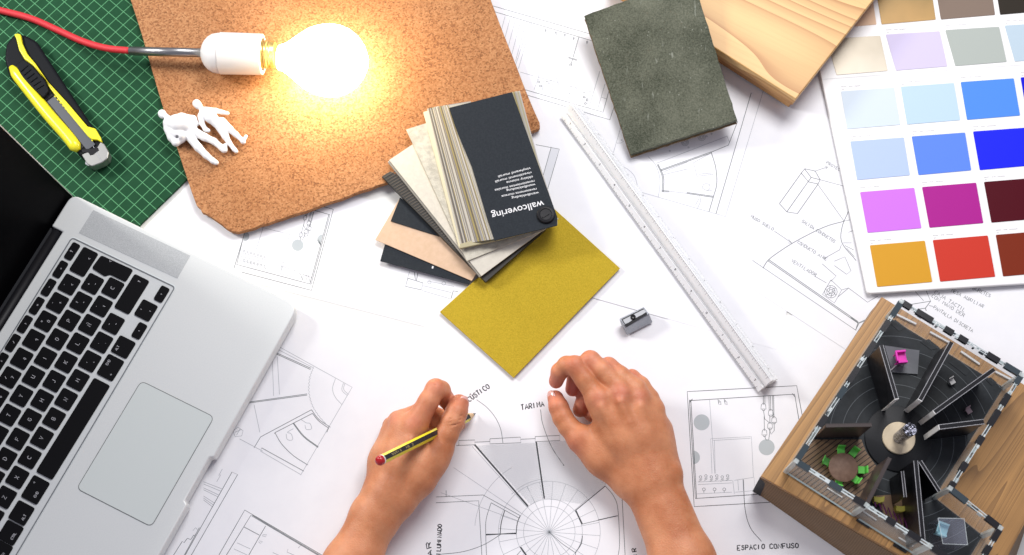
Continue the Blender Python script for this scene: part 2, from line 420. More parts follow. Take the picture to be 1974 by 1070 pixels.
s4.draw('wall_section_detail', [z([(470, 350 + k), (650 - k * .5, 420 + k)]) for k in (0, 22, 60, 78, 140, 160, 178)] + [z([(640, 280), (600, 350)]), z([(620, 290), (655, 225)]), z([(365, 830), (395, 800), (410, 820)]), z([(800, 950), (930, 1010)]), z([(770, 1010), (900, 1070)]),
        z([(1050, 870), (1090, 870), (1080, 890), (1045, 880)]), z([(1020, 930), (1050, 940), (1030, 955), (1010, 940)]), z([(1300, 1010), (1290, 1040), (1380, 1080)]), z([(1400, 960), (1430, 970), (1400, 1000)]), z([(1150, 1045), (1250, 1090)])], .35, 'ink_pale')

# --- big sheet in the middle foreground
s1 = Sheet('paper_sheet', [(716, 634), (1790, 600), (1830, 1330), (676, 1330)], .58,
           'large white drawing sheet with the round radial floor plan between the two hands', waves=.06, seed=3)
z = lambda pts: Z(860, 720, 3.057, pts)
C = (608, 935)
thick = [[(165, 420), (482, 785)], [(170, 418), (484, 780)], [(528, 400), (577, 738)], [(533, 400), (581, 738)], [(235, 952), (412, 940)], [(235, 948), (412, 944)], [(762, 808), (938, 663)], [(762, 808), (800, 890)], [(766, 808), (804, 888)],
         [(895, 864), (1012, 838)], [(435, 1022), (474, 1078)], [(440, 1022), (478, 1076)]]
thick += [smooth_line([(803, 955), (795, 1005), (762, 1055)]), smooth_line([(437, 838), (420, 880), (412, 948)]), smooth_line([(345, 808), (325, 880), (318, 950)])]
s1.draw('plan_walls', [z(t) for t in thick], .6, 'ink')
mid = [[(75, 425), (75, 395), (168, 392), (170, 420), (60, 425)], [(258, 385), (438, 375), (440, 408), (258, 415), (258, 385)], [(525, 372), (668, 365), (670, 395), (525, 402), (525, 372)], [(170, 405), (258, 401)], [(440, 388), (525, 384)],
       [(-60, 728), (218, 716), (437, 838)], [(0, 690), (0, 728)], [(-60, 762), (192, 750), (214, 1130)], [(265, 762), (430, 852)], smooth_line([(265, 762), (236, 860), (234, 960), (240, 1130)]),
       [(800, 888), (1012, 838)], smooth_line([(938, 663), (988, 725), (1012, 800), (1022, 1000), (1010, 1090)]), [(1035, 700), (1058, 1130)], smooth_line([(608, 935), (680, 1000), (765, 1058)]), [(760, 1055), (770, 1100)],
       smooth_line([(320, 950), (220, 1010), (100, 1050), (-40, 1066)]), smooth_line([(180, 155), (240, 200), (290, 260), (322, 330), (335, 412)]), smooth_line([(556, 212), (570, 300), (620, 430), (692, 540)]), circ((692, 540), 3, 6), circ(C, 3, 6), [(440, 1045), (400, 1090)]]
s1.draw('plan_outline', [z(t) for t in mid], .4, 'ink_mid')
pale = [circ(C, 152, 48), circ(C, 195, 48), circ(C, 300, 60, 150, 390), circ(C, 315, 20, 225, 262), circ(C, 440, 30, 185, 240)]
for k in range(24):
    a = math.radians(k * 15 + 4); pale.append([C, (C[0] + 300 * math.cos(a), C[1] + 300 * math.sin(a))])
for a in (200, 214, 228): pale.append([(C[0] + 200 * math.cos(math.radians(a)), C[1] + 200 * math.sin(math.radians(a))), (C[0] + 680 * math.cos(math.radians(a)), C[1] + 680 * math.sin(math.radians(a)))])
s1.draw('plan_construction_lines', [z(t) for t in pale], .28, 'ink_pale')
def hatch(poly, ang, step):
    """parallel lines clipped to a polygon (pixel space)"""
    d = Vector((math.cos(ang), math.sin(ang))); n = Vector((-d.y, d.x)); out = []
    vs = [Vector(p) for p in poly]; o = [v.dot(n) for v in vs]
    k = min(o) + step
    while k < max(o):
        hit = []
        for i in range(len(vs)):
            a, b = vs[i - 1], vs[i]; da, db = a.dot(n) - k, b.dot(n) - k
            if da * db < 0: hit.append((a + (b - a) * (da / (da - db))).dot(d))
        hit.sort()
        for a, b in zip(hit[::2], hit[1::2]): out.append([tuple(d * a + n * k), tuple(d * b + n * k)])
        k += step
    return out
h1 = z([(180, 425), (525, 408), (575, 735), (500, 775)]); h2 = z([(540, 405), (720, 395), (960, 640), (800, 770), (640, 745), (585, 740)])
s1.draw('plan_hatching', hatch(h1, math.radians(60), 1.9) + hatch(h2, math.radians(62), 1.9), .22, 'ink_pale')
rnd = random.Random(3)
for hw in (write('ACÚSTICO', z([(118, 182)])[0], z([(262, 82)])[0], 9.5, .35, rnd), write('TARIMA', z([(443, 216)])[0], z([(583, 192)])[0], 10, .35, rnd), write('AR', (834, 1072), (829, 1042), 8, .3, rnd), write('ILUMINADO', (849, 1070), (852, 1010), 8, .35, rnd), write('ESPACIO', (1421, 1061), (1476, 1058), 9, .35, rnd), write('CONFUSO', (1483, 1058), (1541, 1056), 9, .35, rnd), write('IR', (1228, 1072), (1226, 1055), 8, .3, rnd)): s1.draw('handwriting', hw, .8, 'pen')
z = lambda pts: Z(1280, 720, 3.058, pts)
s1.draw('plan_outline', [z([(830, 330), (782, 72), (137, 107), (178, 785), (660, 757)]), z([(152, 160), (770, 122), (800, 300)]), z([(150, 155), (185, 737), (560, 712)]), z([(158, 155), (192, 735)]), z(smooth_line([(468, 625), (478, 800), (510, 910), (575, 990)])), z([(755, 118), (775, 140)]), z([(150, 172), (168, 150)])], .45, 'ink')
s1.fill('grey_spot', [z(circ((222, 288), 47)), z(circ((172, 495), 40, 20, -90, 90)), z(circ((605, 435), 47))], 'ink_wash')
s1.draw('plan_detail', [z([(268, 150), (300, 590)]), z([(283, 590), (275, 385), (515, 372), (527, 610)]), z([(290, 395), (510, 382)]), z([(297, 395), (302, 590)]), z([(200, 640), (400, 630)]), z([(200, 655), (400, 645)]), z([(405, 630), (415, 710)]), z([(415, 630), (530, 612), (540, 690), (420, 700)]), z([(435, 628), (440, 690)]), z([(465, 625), (468, 690)]), z([(190, 710), (400, 700)])], .3, 'ink_pale')
sm = []
for k in range(6):
    cx, cy = 215 + k * 32, 610 - (k % 2) * 6
    sm += [z(circ((cx, cy), 8, 6)), z([(cx - 8, cy + 16), (cx + 10, cy + 12)]), z([(cx - 10, cy + 26), (cx + 6, cy + 20)])]
for cx in (235, 298, 355): sm += [z(circ((cx, 683), 9, 7)), z([(cx, 692), (cx, 704)])]
sm += [z([(318, 150), (322, 180), (336, 185), (334, 165)]), z([(355, 150), (360, 180), (372, 185), (370, 165)]), z(circ((325, 165), 5, 6)), z(circ((360, 163), 5, 6))]
s1.draw('little_figures', sm, .35, 'ink_mid')
s1.draw('lamp_sketch', pendants(s1, z([(585, 130)])[0], 1.0, math.radians(-1)), .4, 'ink_mid')

# --- sheet at the top with section and fan-shaped plan; its lower corner lies over the middle sheet
s2 = Sheet('paper_sheet', [(800, 478), (960, -160), (1700, -60), (1496, 674)], .78,
           'white drawing sheet with fan-shaped room plan, lying under the ruler and green tile', waves=.06, seed=4)
z = lambda pts: Z(1040, 200, 3.822, pts)
s2.draw('plan_walls', [z([(1560, -80), (1300, 812)]), z([(890, 488), (1265, 355)]), z([(894, 495), (1268, 362)]), z(smooth_line([(868, 448), (905, 540), (903, 650)])), z(smooth_line([(874, 446), (914, 540), (912, 650)])), z([(905, 640), (955, 643)]), z([(905, 649), (955, 650)]), z([(1085, 654), (1280, 682)]), z([(1085, 661), (1280, 690)]),
        z([(1460, 130), (1392, 305), (1265, 357)]), z(smooth_line([(1265, 357), (1298, 470), (1306, 590), (1280, 690)])), z([(1280, 690), (1248, 798)])], .5, 'ink_mid')
s2.draw('plan_detail', [z([(690, 635), (1370, 832), (1650, -100)]), z([(955, 645), (1085, 660)]), z(smooth_line([(540, 455), (620, 465), (690, 520), (718, 590), (715, 645)])), z(smooth_line([(800, 390), (855, 450), (885, 540), (885, 620), (875, 690)])), z([(1280, 520), (1160, 535), (1135, 435), (1265, 362)]), z([(1270, 510), (1172, 520)]), z([(905, 525), (1095, 480)]), z([(920, 500), (1090, 430)]),
        z(smooth_line([(1270, 640), (1235, 640), (1200, 620), (1215, 592), (1250, 595), (1255, 625), (1235, 640)])), z(smooth_line([(1180, 680), (1185, 720), (1165, 770)])), z([(1150, 745), (1175, 700)]), z([(860, 440), (1380, 240)]), z([(1380, 235), (1400, 285)]), z([(600, 170), (530, 410)])]
        + [z(circ((1072, 285), r, 12)) for r in (10, 18, 26)] + [z(circ((1195, 245), r, 12)) for r in (10, 18, 28)] + [z(circ(c, 5, 6)) for c in ((960, 348), (1098, 322), (1232, 240), (1268, 222), (605, 268))] + [z([(570, 290), (600, 290), (620, 275)])], .35, 'ink_pale')
z = lambda pts: Z(940, 0, 4.459, pts)
s2.draw('plan_outline', [z([(0, 38), (880, 292)]), z([(30, 92), (900, 352)]), z([(300, 765), (992, 965), (1060, 720)]), z([(340, 818), (1050, 1030), (1100, 880)]), z([(785, 318), (735, 492)]), z([(692, 490), (768, 514)]), z([(694, 498), (766, 521)]), z([(730, 508), (715, 560)]), z(circ((713, 558), 10, 8))], .45, 'ink_mid')
s2.draw('plan_detail', [z([(380, 200), (265, 590)]), z([(360, 195), (240, 560)])] + [z([(150 + k * 45, 140 + k * 12), (60 + k * 45, 480 + k * 12)]) for k in range(5)] + [z([(280, 620), (890, 790)]), z([(965, 610), (870, 930)]), z([(1010, 720), (945, 940)]), z([(975, 835), (1020, 850)]),
        z([(430, 630), (440, 660), (410, 740), (400, 770)]), z([(425, 680), (480, 700), (470, 760), (480, 800)]), z([(520, 715), (600, 740), (600, 780), (520, 755), (520, 715)]), z([(555, 765), (535, 820)]), z([(530, 700), (590, 672), (615, 740)]), z([(680, 760), (760, 785), (750, 820), (670, 790), (680, 760)]), z([(705, 800), (690, 860)]), z([(700, 760), (745, 715), (765, 770)]),
        z([(815, 790), (880, 815), (870, 850), (800, 830)]), z([(820, 850), (790, 890)]), z([(850, 850), (860, 910)])] + [z(circ((498, 262), 7, 6)), z(circ((585, 280), 7, 6)), z(circ((665, 300), 7, 6)), z(circ((740, 328), 7, 6)), z(circ((855, 360), 7, 6))], .38, 'ink_pale')
s2.draw('little_figures', [z([(498, 250), (502, 285)]), z([(585, 270), (590, 300)]), z([(665, 290), (662, 315)]), z([(742, 320), (738, 345)]), z([(855, 350), (853, 378)]), z([(500, 700), (525, 706)]), z([(820, 793), (845, 800)])] + [z(circ((c, d), 9, 7)) for c, d in ((440, 705), (455, 740), (830, 835), (855, 860), (840, 890))], .5, 'ink_mid')
z = lambda pts: Z(700, 160, 2.675, pts)
s2.draw('plan_outline', [z([(970, 330), (925, 490)]), z([(890, 318), (1012, 341), (945, 570)])], .45, 'ink_mid')
s2.fill('tint', [z([(971, 332), (1010, 341), (950, 545), (928, 490)])], 'ink_tint')

# --- sheet at the right with the axonometric sketch and pencil notes
s3 = Sheet('paper_sheet', [(1362, 500), (1640, 120), (2240, 560), (1900, 850)], .98,
           'white sketch sheet with box drawing and curved hall notes beside the colour chart', waves=.06, seed=5)
z = lambda pts: Z(1400, 280, 2.974, pts)
s3.draw('sketch', [z([(305, 335), (430, 160), (450, 135), (510, 148), (538, 198), (525, 225), (408, 392), (347, 382), (305, 335)]), z([(430, 160), (470, 208), (347, 382)]), z([(470, 210), (525, 222)]), z([(450, 137), (487, 185), (538, 198)]), z([(487, 185), (470, 208)]),
        z(smooth_line([(678, 435), (560, 470), (400, 550), (290, 620), (238, 662), (210, 705)])), z([(238, 662), (755, 1020), (800, 1000)]), z([(242, 655), (756, 1012)]), z([(755, 1020), (742, 1060)]), z(smooth_line([(700, 380), (664, 470), (664, 560), (745, 662)]))], .5, 'ink_mid')
s3.draw('sketch_detail', [z([(505, 150), (580, 125)]), z([(565, 120), (582, 125), (570, 138)]), z([(538, 198), (665, 232), (760, 260)]), z([(525, 225), (675, 435), (710, 428)]), z([(150, 660), (745, 1062)]), z([(275, 492), (375, 560)]), z([(358, 540), (376, 562), (355, 560)]), z([(505, 750), (575, 790)]),
        z([(560, 650), (650, 600), (660, 570)]), z([(620, 665), (680, 640), (715, 720), (690, 740), (620, 690)]), z([(550, 680), (630, 750), (600, 780)]), z([(600, 772), (662, 830), (620, 905), (552, 855), (600, 772)]), z([(662, 830), (700, 818), (810, 900), (870, 865)]), z([(640, 870), (700, 820)]), z([(700, 500), (725, 490)]), z([(670, 560), (720, 560)]), z([(680, 575), (730, 600)]), z([(690, 590), (735, 640)]), z([(590, 850), (625, 830)])]
        + [z(circ((600, 840), r, 14)) for r in (12, 24, 36)] + [z([(600 + 12 * math.cos(a), 840 + 12 * math.sin(a)), (600 + 36 * math.cos(a + .6), 840 + 36 * math.sin(a + .6))]) for a in (0, 1, 2, 3, 4, 5)], .36, 'ink_mid')
rnd = random.Random(5)
zp = lambda a, b: z([(a, b)])[0]
for hw in (write('MUSO SUELO', zp(138, 412), zp(268, 492), 5.6, .35, rnd), write('SALIDA CONDUCTOS', zp(430, 440), zp(620, 562), 6, .35, rnd), write('CONDUCTO AIRE', zp(405, 560), zp(575, 665), 6, .35, rnd),
        write('VENTILADOR', zp(370, 668), zp(515, 755), 6, .35, rnd), write('PROYECTOR', zp(570, 105), zp(690, 175), 6, .35, rnd)): s3.draw('pencil_note', hw, .36, 'ink_mid')
z = lambda pts: Z(1640, 540, 5.91, pts)
s3.draw('sketch', [z([(850, 100), (910, 240), (680, 278)]), z([(910, 240), (850, 320), (760, 332)]), z([(850, 320), (860, 350)])], .5, 'ink_mid')
s3.draw('sketch_detail', [z([(715, 110), (830, 235)]), z([(0, 425), (95, 492), (150, 470)]), z([(95, 492), (60, 560)]), z([(890, 290), (940, 300)])], .36, 'ink_mid')
for hw in (write('CAJA TACTIL', z([(945, 150)])[0], z([(1300, 370)])[0], 7, .35, rnd), write('CON MANO DER', z([(915, 190)])[0], z([(1290, 425)])[0], 6.5, .35, rnd),
        write('MESA AUXILIAR', z([(1140, 130)])[0], z([(1510, 320)])[0], 6.5, .35, rnd), write('TABURETES', z([(1330, 80)])[0], z([(1590, 200)])[0], 6.5, .35, rnd), write('PANTALLA DISCRETA', z([(935, 320)])[0], z([(1385, 600)])[0], 6.5, .35, rnd)): s3.draw('pencil_note', hw, .36, 'ink_mid')
# ================================================================ LAPTOP
LZ = 18.0
alu = noise_mat('brushed_aluminium', (.70, .725, .71), (.74, .76, .74), 900, .45, .04, lo=.3, hi=.7, dist=.0002, metal=.2)
alu_edge = mat('aluminium_edge', (.62, .64, .65), .35, .6)
keyblack = mat('key_plastic', (.004, .004, .005), .55, spec=.12)
legend_m = mat('key_legend', (.42, .42, .44), .6)
screen_m = mat('screen_glass', (.001, .001, .0015), .4, spec=.04)
well_m = noise_mat('keyboard_deck', (.66, .69, .68), (.70, .72, .71), 900, .45, .03, metal=.2)
FR, BR = P(577, 588, LZ), P(139, 373, LZ)                # front and back corner of the right-hand side
fdir = (P(310, 1070, LZ) - P(575, 598, LZ)).normalized()  # along the front edge, towards the laptop's left
bdir = (BR - FR).normalized()
WID = .352
FL, BL = FR + fdir * WID, BR + fdir * WID
lap = empty('laptop', (FR + BR + FL + BL) / 4 - Vector((0, 0, LZ * MM)), 'open silver aluminium laptop with black keys on the left of the desk', 'laptop')
def corner_round(pts, r, n=6):
    out = []
    for i, p in enumerate(pts):
        a = pts[i - 1]; b = pts[(i + 1) % len(pts)]
        if r[i] == 0: out.append(p.copy()); continue
        da = (a - p).normalized() * r[i] * MM; db = (b - p).normalized() * r[i] * MM
        for k in range(n + 1):
            t = k / n; out.append(p + da * (1 - t) ** 2 + db * t ** 2)
    return out
# front edge with the thumb notch
n0, n1 = P(411, 880, LZ), P(359, 972, LZ)
t0 = (n0 - FR).dot(fdir); t1 = (n1 - FR).dot(fdir); nd = bdir * .0035
notch = [FR + fdir * t1, FR + fdir * (t1 - .002) + nd, FR + fdir * (t0 + .002) + nd, FR + fdir * t0]
# back edge with the hinge recess
h0 = P(93, 433, LZ); hb = (h0 - BR).dot(fdir); rec = -bdir * .0115
back = [BR, BR + fdir * hb, BR + fdir * hb + rec, BR + fdir * (WID - hb) + rec, BR + fdir * (WID - hb), BL]
out = [FR] + back + [FL] + notch
rr = [13, 9, 0, 0, 0, 0, 9, 13, 0, 0, 0, 0]
body = slab('body', corner_round(out, rr), LZ - 3.6, alu, lap, bevel=1.2, seg=3)
for q in ((.03, .03), (.03, .2), (.32, .03), (.32, .2)):
    c = FR + fdir * q[0] + bdir * q[1]; lathe('rubber_foot', Vector((c.x, c.y, .0)), Vector((0, 0, 1)), [(0, 5), (3.6, 5)], M['black'], lap, 14)
# hinge bar
hA = BR + fdir * (hb + .001) - bdir * .0055 - Vector((0, 0, .006)); hB = BR + fdir * (WID - hb - .001) - bdir * .0055 - Vector((0, 0, .006))
tube('hinge', [hA, hB], 5.2, M['black'], lap, 18)
hq = BR + fdir * (hb + .0008) - bdir * .0112 - Vector((0, 0, .004))
box3('hinge_cover', hq - Vector((0, 0, .009)), fdir * (WID - 2 * hb - .0016), bdir * .0185, Vector((0, 0, .009)), M['blackmatt'], lap, bevel=.8)
# keyboard well and trackpad
def onlap(x, y, dz=0): return P(x, y, LZ + dz)
kr = [onlap(139, 458.5), onlap(337.5, 554)]
kl_b = kr[0] + fdir * .278; kl_f = kr[1] + fdir * .278
wl = slab('keyboard_deck', corner_round([p + Vector((0, 0, .00025)) for p in (kr[0], kr[1], kl_f, kl_b)], [3] * 4, 4), .2, well_m, lap)
rim = []
zt = Vector((0, 0, .0007))
cyc = corner_round([p + zt for p in (kr[0], kr[1], kl_f, kl_b)], [3] * 4, 4); cyc.append(cyc[0])
ctr = sum(cyc, Vector()) / len(cyc)
V, F = ribbons_vf([cyc], lambda x, y: (LZ + .55) * MM, 1.1)
mesh('keyboard_rim', V, F, mat('rim_grey', (.16, .17, .18), .5), lap)
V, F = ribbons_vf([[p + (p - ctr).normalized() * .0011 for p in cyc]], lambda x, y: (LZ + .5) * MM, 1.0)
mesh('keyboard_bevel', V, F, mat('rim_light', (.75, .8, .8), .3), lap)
tp = [onlap(272.5, 734.5), onlap(413, 804), onlap(292, 1015.5), onlap(148, 942)]
tpo = slab('trackpad', corner_round([p + Vector((0, 0, .0003)) for p in tp], [5] * 4), .2, mat('trackpad_glass', (.64, .685, .66), .45, .05), lap)
cyc = corner_round([p for p in tp], [5] * 4); cyc.append(cyc[0])
V, F = ribbons_vf([cyc], lambda x, y: (LZ + .34) * MM, .55)
mesh('trackpad_seam', V, F, mat('seam', (.13, .14, .14), .6), tpo)
spk = [onlap(180, 405), onlap(367, 493), onlap(342, 537), onlap(152, 449)]
sp = slab('speaker_grille', [p + Vector((0, 0, .0002)) for p in spk], .15, noise_mat('speaker_dots', (.40, .42, .42), (.56, .58, .58), 2600, .5, .2, lo=.42, hi=.58, dist=.0003, metal=.2), lap)
# keys
ku = (onlap(57.9, 882.3) - onlap(218.7, 624.8)) / 7
kv = (onlap(218.04, 555.8) - onlap(179.0, 547.75)) + ku * .25
zk = lambda x, y: onlap(x / 2.972, 360 + y / 2.972)
zk3 = lambda x, y: onlap(x / 2.972, 710 + y / 2.972)
rnd = random.Random(11)
def key(c, lu=1.0, lv=1.0, text='', pos=None, shape=None):
    hu, hv = ku * (lu - .15) / 2, kv * (lv - .15) / 2
    if shape: pts = shape
    else: pts = [c - hu - hv, c + hu - hv, c + hu + hv, c - hu + hv]
    pts = corner_round(pts, [2.0] * len(pts), 3)
    o = slab('key', [p + Vector((0, 0, .0016)) for p in pts], 1.5, keyblack, lap, bevel=.25, seg=2)
    if text:
        R = -ku.normalized(); U = -kv.normalized()
        lines = []
        items = pos or [(text, 0, 0, 3.4)]
        for tx, ox, oy, h in items:
            wd = h * .78 * len(tx)
            for i, ch in enumerate(tx):
                for st in GL.get(ch if ch not in 'ÑÇ' else {'Ñ': 'N', 'Ç': 'C'}[ch], []):
                    lines.append([c + R * (ox - wd / 2 + h * .78 * i + (x / 4) * h * .6) * MM + U * (oy - h / 2 + y / 6 * h) * MM for x, y in st])
                if ch == 'Ñ': lines.append([c + R * (-.1 * h + ox) * MM + U * (h * .75) * MM, c + R * (ox + .35 * h) * MM * .6 + U * (h * .78) * MM])
        V, F = ribbons_vf(lines, lambda x, y: (LZ + 1.66) * MM, .48)
        if V: mesh('key_legend', V, F, legend_m, o)
def row(c0, names, lu=1, lv=1, start=0):
    for i, t in enumerate(names):
        c = c0 + ku * (i + start)
        if (c - FR).dot(fdir) > WID - .02: break
        pos = None
        if '|' in t:
            a, b = t.split('|'); pos = [(a, -1.5, 2.6, 2.3), (b, 1.3, -2.6, 2.6)]
        key(c, lu, lv, t.replace('|', ''), pos)
row(zk(415, 372) - ku * 0, ['^'], 1.02, .58)
for i, t in enumerate(['+|', '-|', '=|', '>|', '/|', '<|', '+|', '-|', '=|', '^|', '+|']): key(zk(347, 475) + ku * i, 1.0, .58, t[0], [(t[0], 1, -.6, 2.2)])
key(zk(482, 432), 1.45, 1, '<', [('<', 5, -3, 2.6)])
row(zk(398, 562), ["'|<", "'|+", '=|0', ')|9', '(|8', '/|7', '+|6', '-|5', "'|4", '.|3', "'|2", '+|1'])
c = zk(532, 558)
row(c, ['+|-', '^|-', 'P', 'O', 'I', 'U', 'Y', 'T', 'R', 'E', 'W', 'Q'])
e0 = zk(645, 460)
# tall angled return key: six-cornered
A = [zk(582, 395), zk(765, 478), zk(722, 548), zk(630, 503), zk(605, 517), zk(528, 468)]
key(e0, text='<', shape=A, pos=[('<', 4, 4, 3)])
c = zk(648, 582)
row(c, ['Ç', "'|^", 'Ñ', 'L', 'K', 'J', 'H', 'G', 'F', 'D', 'S', 'A'])
key(zk(757, 617), 1.98, 1, '^', [('^', 13, 0, 3)])
row(zk(650, 787), ['-|-', '.|.', ',|,', 'M', 'N', 'B', 'V', 'C', 'X', 'Z', '<|>'])
bc = zk(838, 710)
key(zk(928, 617), .92, .62, '>', [('>', 0, 0, 1.6)]); key(zk(800, 827), .92, .62, '<', [('<', 0, 0, 1.6)])
key(bc + kv * 0, 1.0, 1.0, '-', [('^', -1, 4, 1.6), ('^', 1, -4, 1.6)])
key(zk(708, 920), 1.02, 1.05, 'ALT', [('ALT', -3, 4, 2.0)])
key(onlap(213.5, 709), 1.22, 1.05, 'CMD', [('CMD', 3, 4, 2.2), ('+', -5, -4, 2.4)])
key(onlap(142.2, 826), 5.0, 1.05)
key(zk3(205, 697), 1.25, 1.05, 'CMD', [('CMD', -3, -3, 2.2), ('+', 5, 4, 2.4)])
key(zk3(125, 830), 1.05, 1.05, 'ALT', [('ALT', -2, -4, 2.2)])
key(zk3(62, 943), 1.05, 1.05, 'CTRL', [('CTRL', -1, -4, 2.0)])
key(zk3(2, 1050), 1.0, 1.05, 'FN', [('FN', -1, -4, 2.0)])
# display, opened about a hundred degrees
d0 = P(132, 368, 20) ; ph = math.radians(80)
dn = bdir * math.cos(ph) + Vector((0, 0, math.sin(ph))); DL = .236
e0_ = d0 - dn * .013; d0 = e0_; DL += .013
dpl = [d0, d0 + dn * DL, d0 + dn * DL + fdir * (WID - .008), d0 + fdir * (WID - .008)]
disp = slab('display', corner_round(dpl, [5, 8, 8, 5], 4), 3.0, alu_edge, lap, bevel=.8)
nz = dn.cross(fdir).normalized()
if nz.dot(-bdir) < 0: nz = -nz
gl = [p + nz * .0004 + ((sum(dpl, Vector()) / 4) - p).normalized() * .0016 for p in dpl]
slab('screen', corner_round(gl, [4, 6, 6, 4], 4), .7, screen_m, disp)

# ================================================================ GREEN CUTTING MAT, CORK BOARD
def quad_frame(a, b):
    d = (b - a); return math.atan2(d.y, d.x)
mat_pts = [(140, 560), (359, 347), (700, 18), (372, -320), (-580, -190)]
ang = quad_frame(P(276, 428, 2), P(359, 347, 2))
gm = mat('cutting_mat', (.02, .12, .05), .75, spec=.15); nt, b, N, L = nodes(gm)
tc = N('ShaderNodeTexCoord'); mp = N('ShaderNodeMapping'); mp.inputs['Rotation'].default_value = (0, 0, -ang); L(tc.outputs['Object'], mp.inputs[0])
mp.inputs['Location'].default_value = (.0031, .0022, 0)
sx = N('ShaderNodeSeparateXYZ'); L(mp.outputs[0], sx.inputs[0])
def gridline(per, wd):
    outs = []
    for ax in (0, 1):
        m1 = N('ShaderNodeMath', operation='DIVIDE'); m1.inputs[1].default_value = per; L(sx.outputs[ax], m1.inputs[0])
        m2 = N('ShaderNodeMath', operation='FRACT'); L(m1.outputs[0], m2.inputs[0])
        m3 = N('ShaderNodeMath', operation='SUBTRACT'); m3.inputs[1].default_value = .5; L(m2.outputs[0], m3.inputs[0])
        m4 = N('ShaderNodeMath', operation='ABSOLUTE'); L(m3.outputs[0], m4.inputs[0])
        m5 = N('ShaderNodeMath', operation='LESS_THAN'); m5.inputs[1].default_value = wd / per / 2; L(m4.outputs[0], m5.inputs[0])
        outs.append(m5)
    mx = N('ShaderNodeMath', operation='MAXIMUM'); L(outs[0].outputs[0], mx.inputs[0]); L(outs[1].outputs[0], mx.inputs[1]); return mx
g1 = gridline(.00995, .00055); nz_ = N('ShaderNodeTexNoise', Scale=90, Detail=5); L(tc.outputs['Object'], nz_.inputs['Vector'])
cr = N('ShaderNodeValToRGB'); cr.color_ramp.elements[0].color = (.006, .042, .016, 1); cr.color_ramp.elements[1].color = (.012, .068, .028, 1); L(nz_.outputs['Fac'], cr.inputs[0])
mx = N('ShaderNodeMix', data_type='RGBA'); mx.inputs[7].default_value = (.12, .36, .17, 1); L(cr.outputs[0], mx.inputs[6])
mf = N('ShaderNodeMath', operation='MULTIPLY'); mf.inputs[1].default_value = .85; L(g1.outputs[0], mf.inputs[0]); L(mf.outputs[0], mx.inputs[0]); L(mx.outputs[2], b.inputs['Base Color'])
bp = N('ShaderNodeBump', Strength=.15, Distance=.0003); n2 = N('ShaderNodeTexNoise', Scale=1500, Detail=2); L(tc.outputs['Object'], n2.inputs['Vector']); L(n2.outputs['Fac'], bp.inputs['Height']); L(bp.outputs[0], b.inputs['Normal'])
cm = prism('cutting_mat', mat_pts, .5, 3.2, gm, bevel=.3)
tag(cm, 'green cutting mat with pale grid lines, under the yellow knife', 'cutting mat')

ckm = mat('cork', (.4, .17, .06), .85, spec=.2); nt, b, N, L = nodes(ckm)
tc = N('ShaderNodeTexCoord')
v1 = N('ShaderNodeTexVoronoi', Scale=760); v1.inputs['Randomness'].default_value = 1; L(tc.outputs['Object'], v1.inputs['Vector'])
n1 = N('ShaderNodeTexNoise', Scale=1100, Detail=5, Roughness=.7); L(tc.outputs['Object'], n1.inputs['Vector'])
n3 = N('ShaderNodeTexNoise', Scale=14, Detail=3); L(tc.outputs['Object'], n3.inputs['Vector'])
sp_ = N('ShaderNodeSeparateColor'); L(v1.outputs['Color'], sp_.inputs[0])
mxf = N('ShaderNodeMix', data_type='FLOAT'); mxf.inputs[0].default_value = .55; L(sp_.outputs[0], mxf.inputs[2]); L(n1.outputs['Fac'], mxf.inputs[3])
cr = N('ShaderNodeValToRGB'); e = cr.color_ramp.elements
e[0].position = .15; e[0].color = (.10, .04, .017, 1); e[1].position = .8; e[1].color = (.50, .26, .12, 1)
k = e.new(.42); k.color = (.36, .16, .068, 1)
L(mxf.outputs[0], cr.inputs[0])
mul = N('ShaderNodeMix', data_type='RGBA', blend_type='MULTIPLY'); mul.inputs[0].default_value = .35; L(cr.outputs[0], mul.inputs[6])
cr2 = N('ShaderNodeValToRGB'); cr2.color_ramp.elements[0].color = (.7, .55, .4, 1); cr2.color_ramp.elements[1].color = (1, 1, 1, 1); cr2.color_ramp.elements[0].position = .3; cr2.color_ramp.elements[1].position = .6
L(n3.outputs['Fac'], cr2.inputs[0]); L(cr2.outputs[0], mul.inputs[7]); L(mul.outputs[2], b.inputs['Base Color'])
bp = N('ShaderNodeBump', Strength=.55, Distance=.0007); L(mxf.outputs[0], bp.inputs['Height']); L(bp.outputs[0], b.inputs['Normal'])
edge = [(225, -95), (252, 0), (272, 62), (301, 163), (318, 220), (343, 290), (356, 330), (370, 372), (379, 396), (386, 402), (389, 409), (399, 413), (408, 419), (418, 426), (425, 431), (436, 440), (447, 446), (458, 448), (474, 444)]
low = []
rnd = random.Random(2)
for i in range(1, 40):
    t = i / 40; low.append((474 + (1036 - 474) * t + rnd.uniform(-.8, .8), 444 + (251 - 444) * t + 2.5 * math.sin(t * 6) + rnd.uniform(-.8, .8)))
right = [(1037, 249), (1041, 245), (1040, 236), (1030, 214), (1014, 176), (992, 118), (968, 58), (948, 5), (915, -85)]
ck = prism('cork_board', edge + low + right, 3.3, 9.3, ckm, bevel=.5)
tag(ck, 'worn orange brown cork board with broken corner, glowing under the bulb', 'cork board')
CK = 9.3

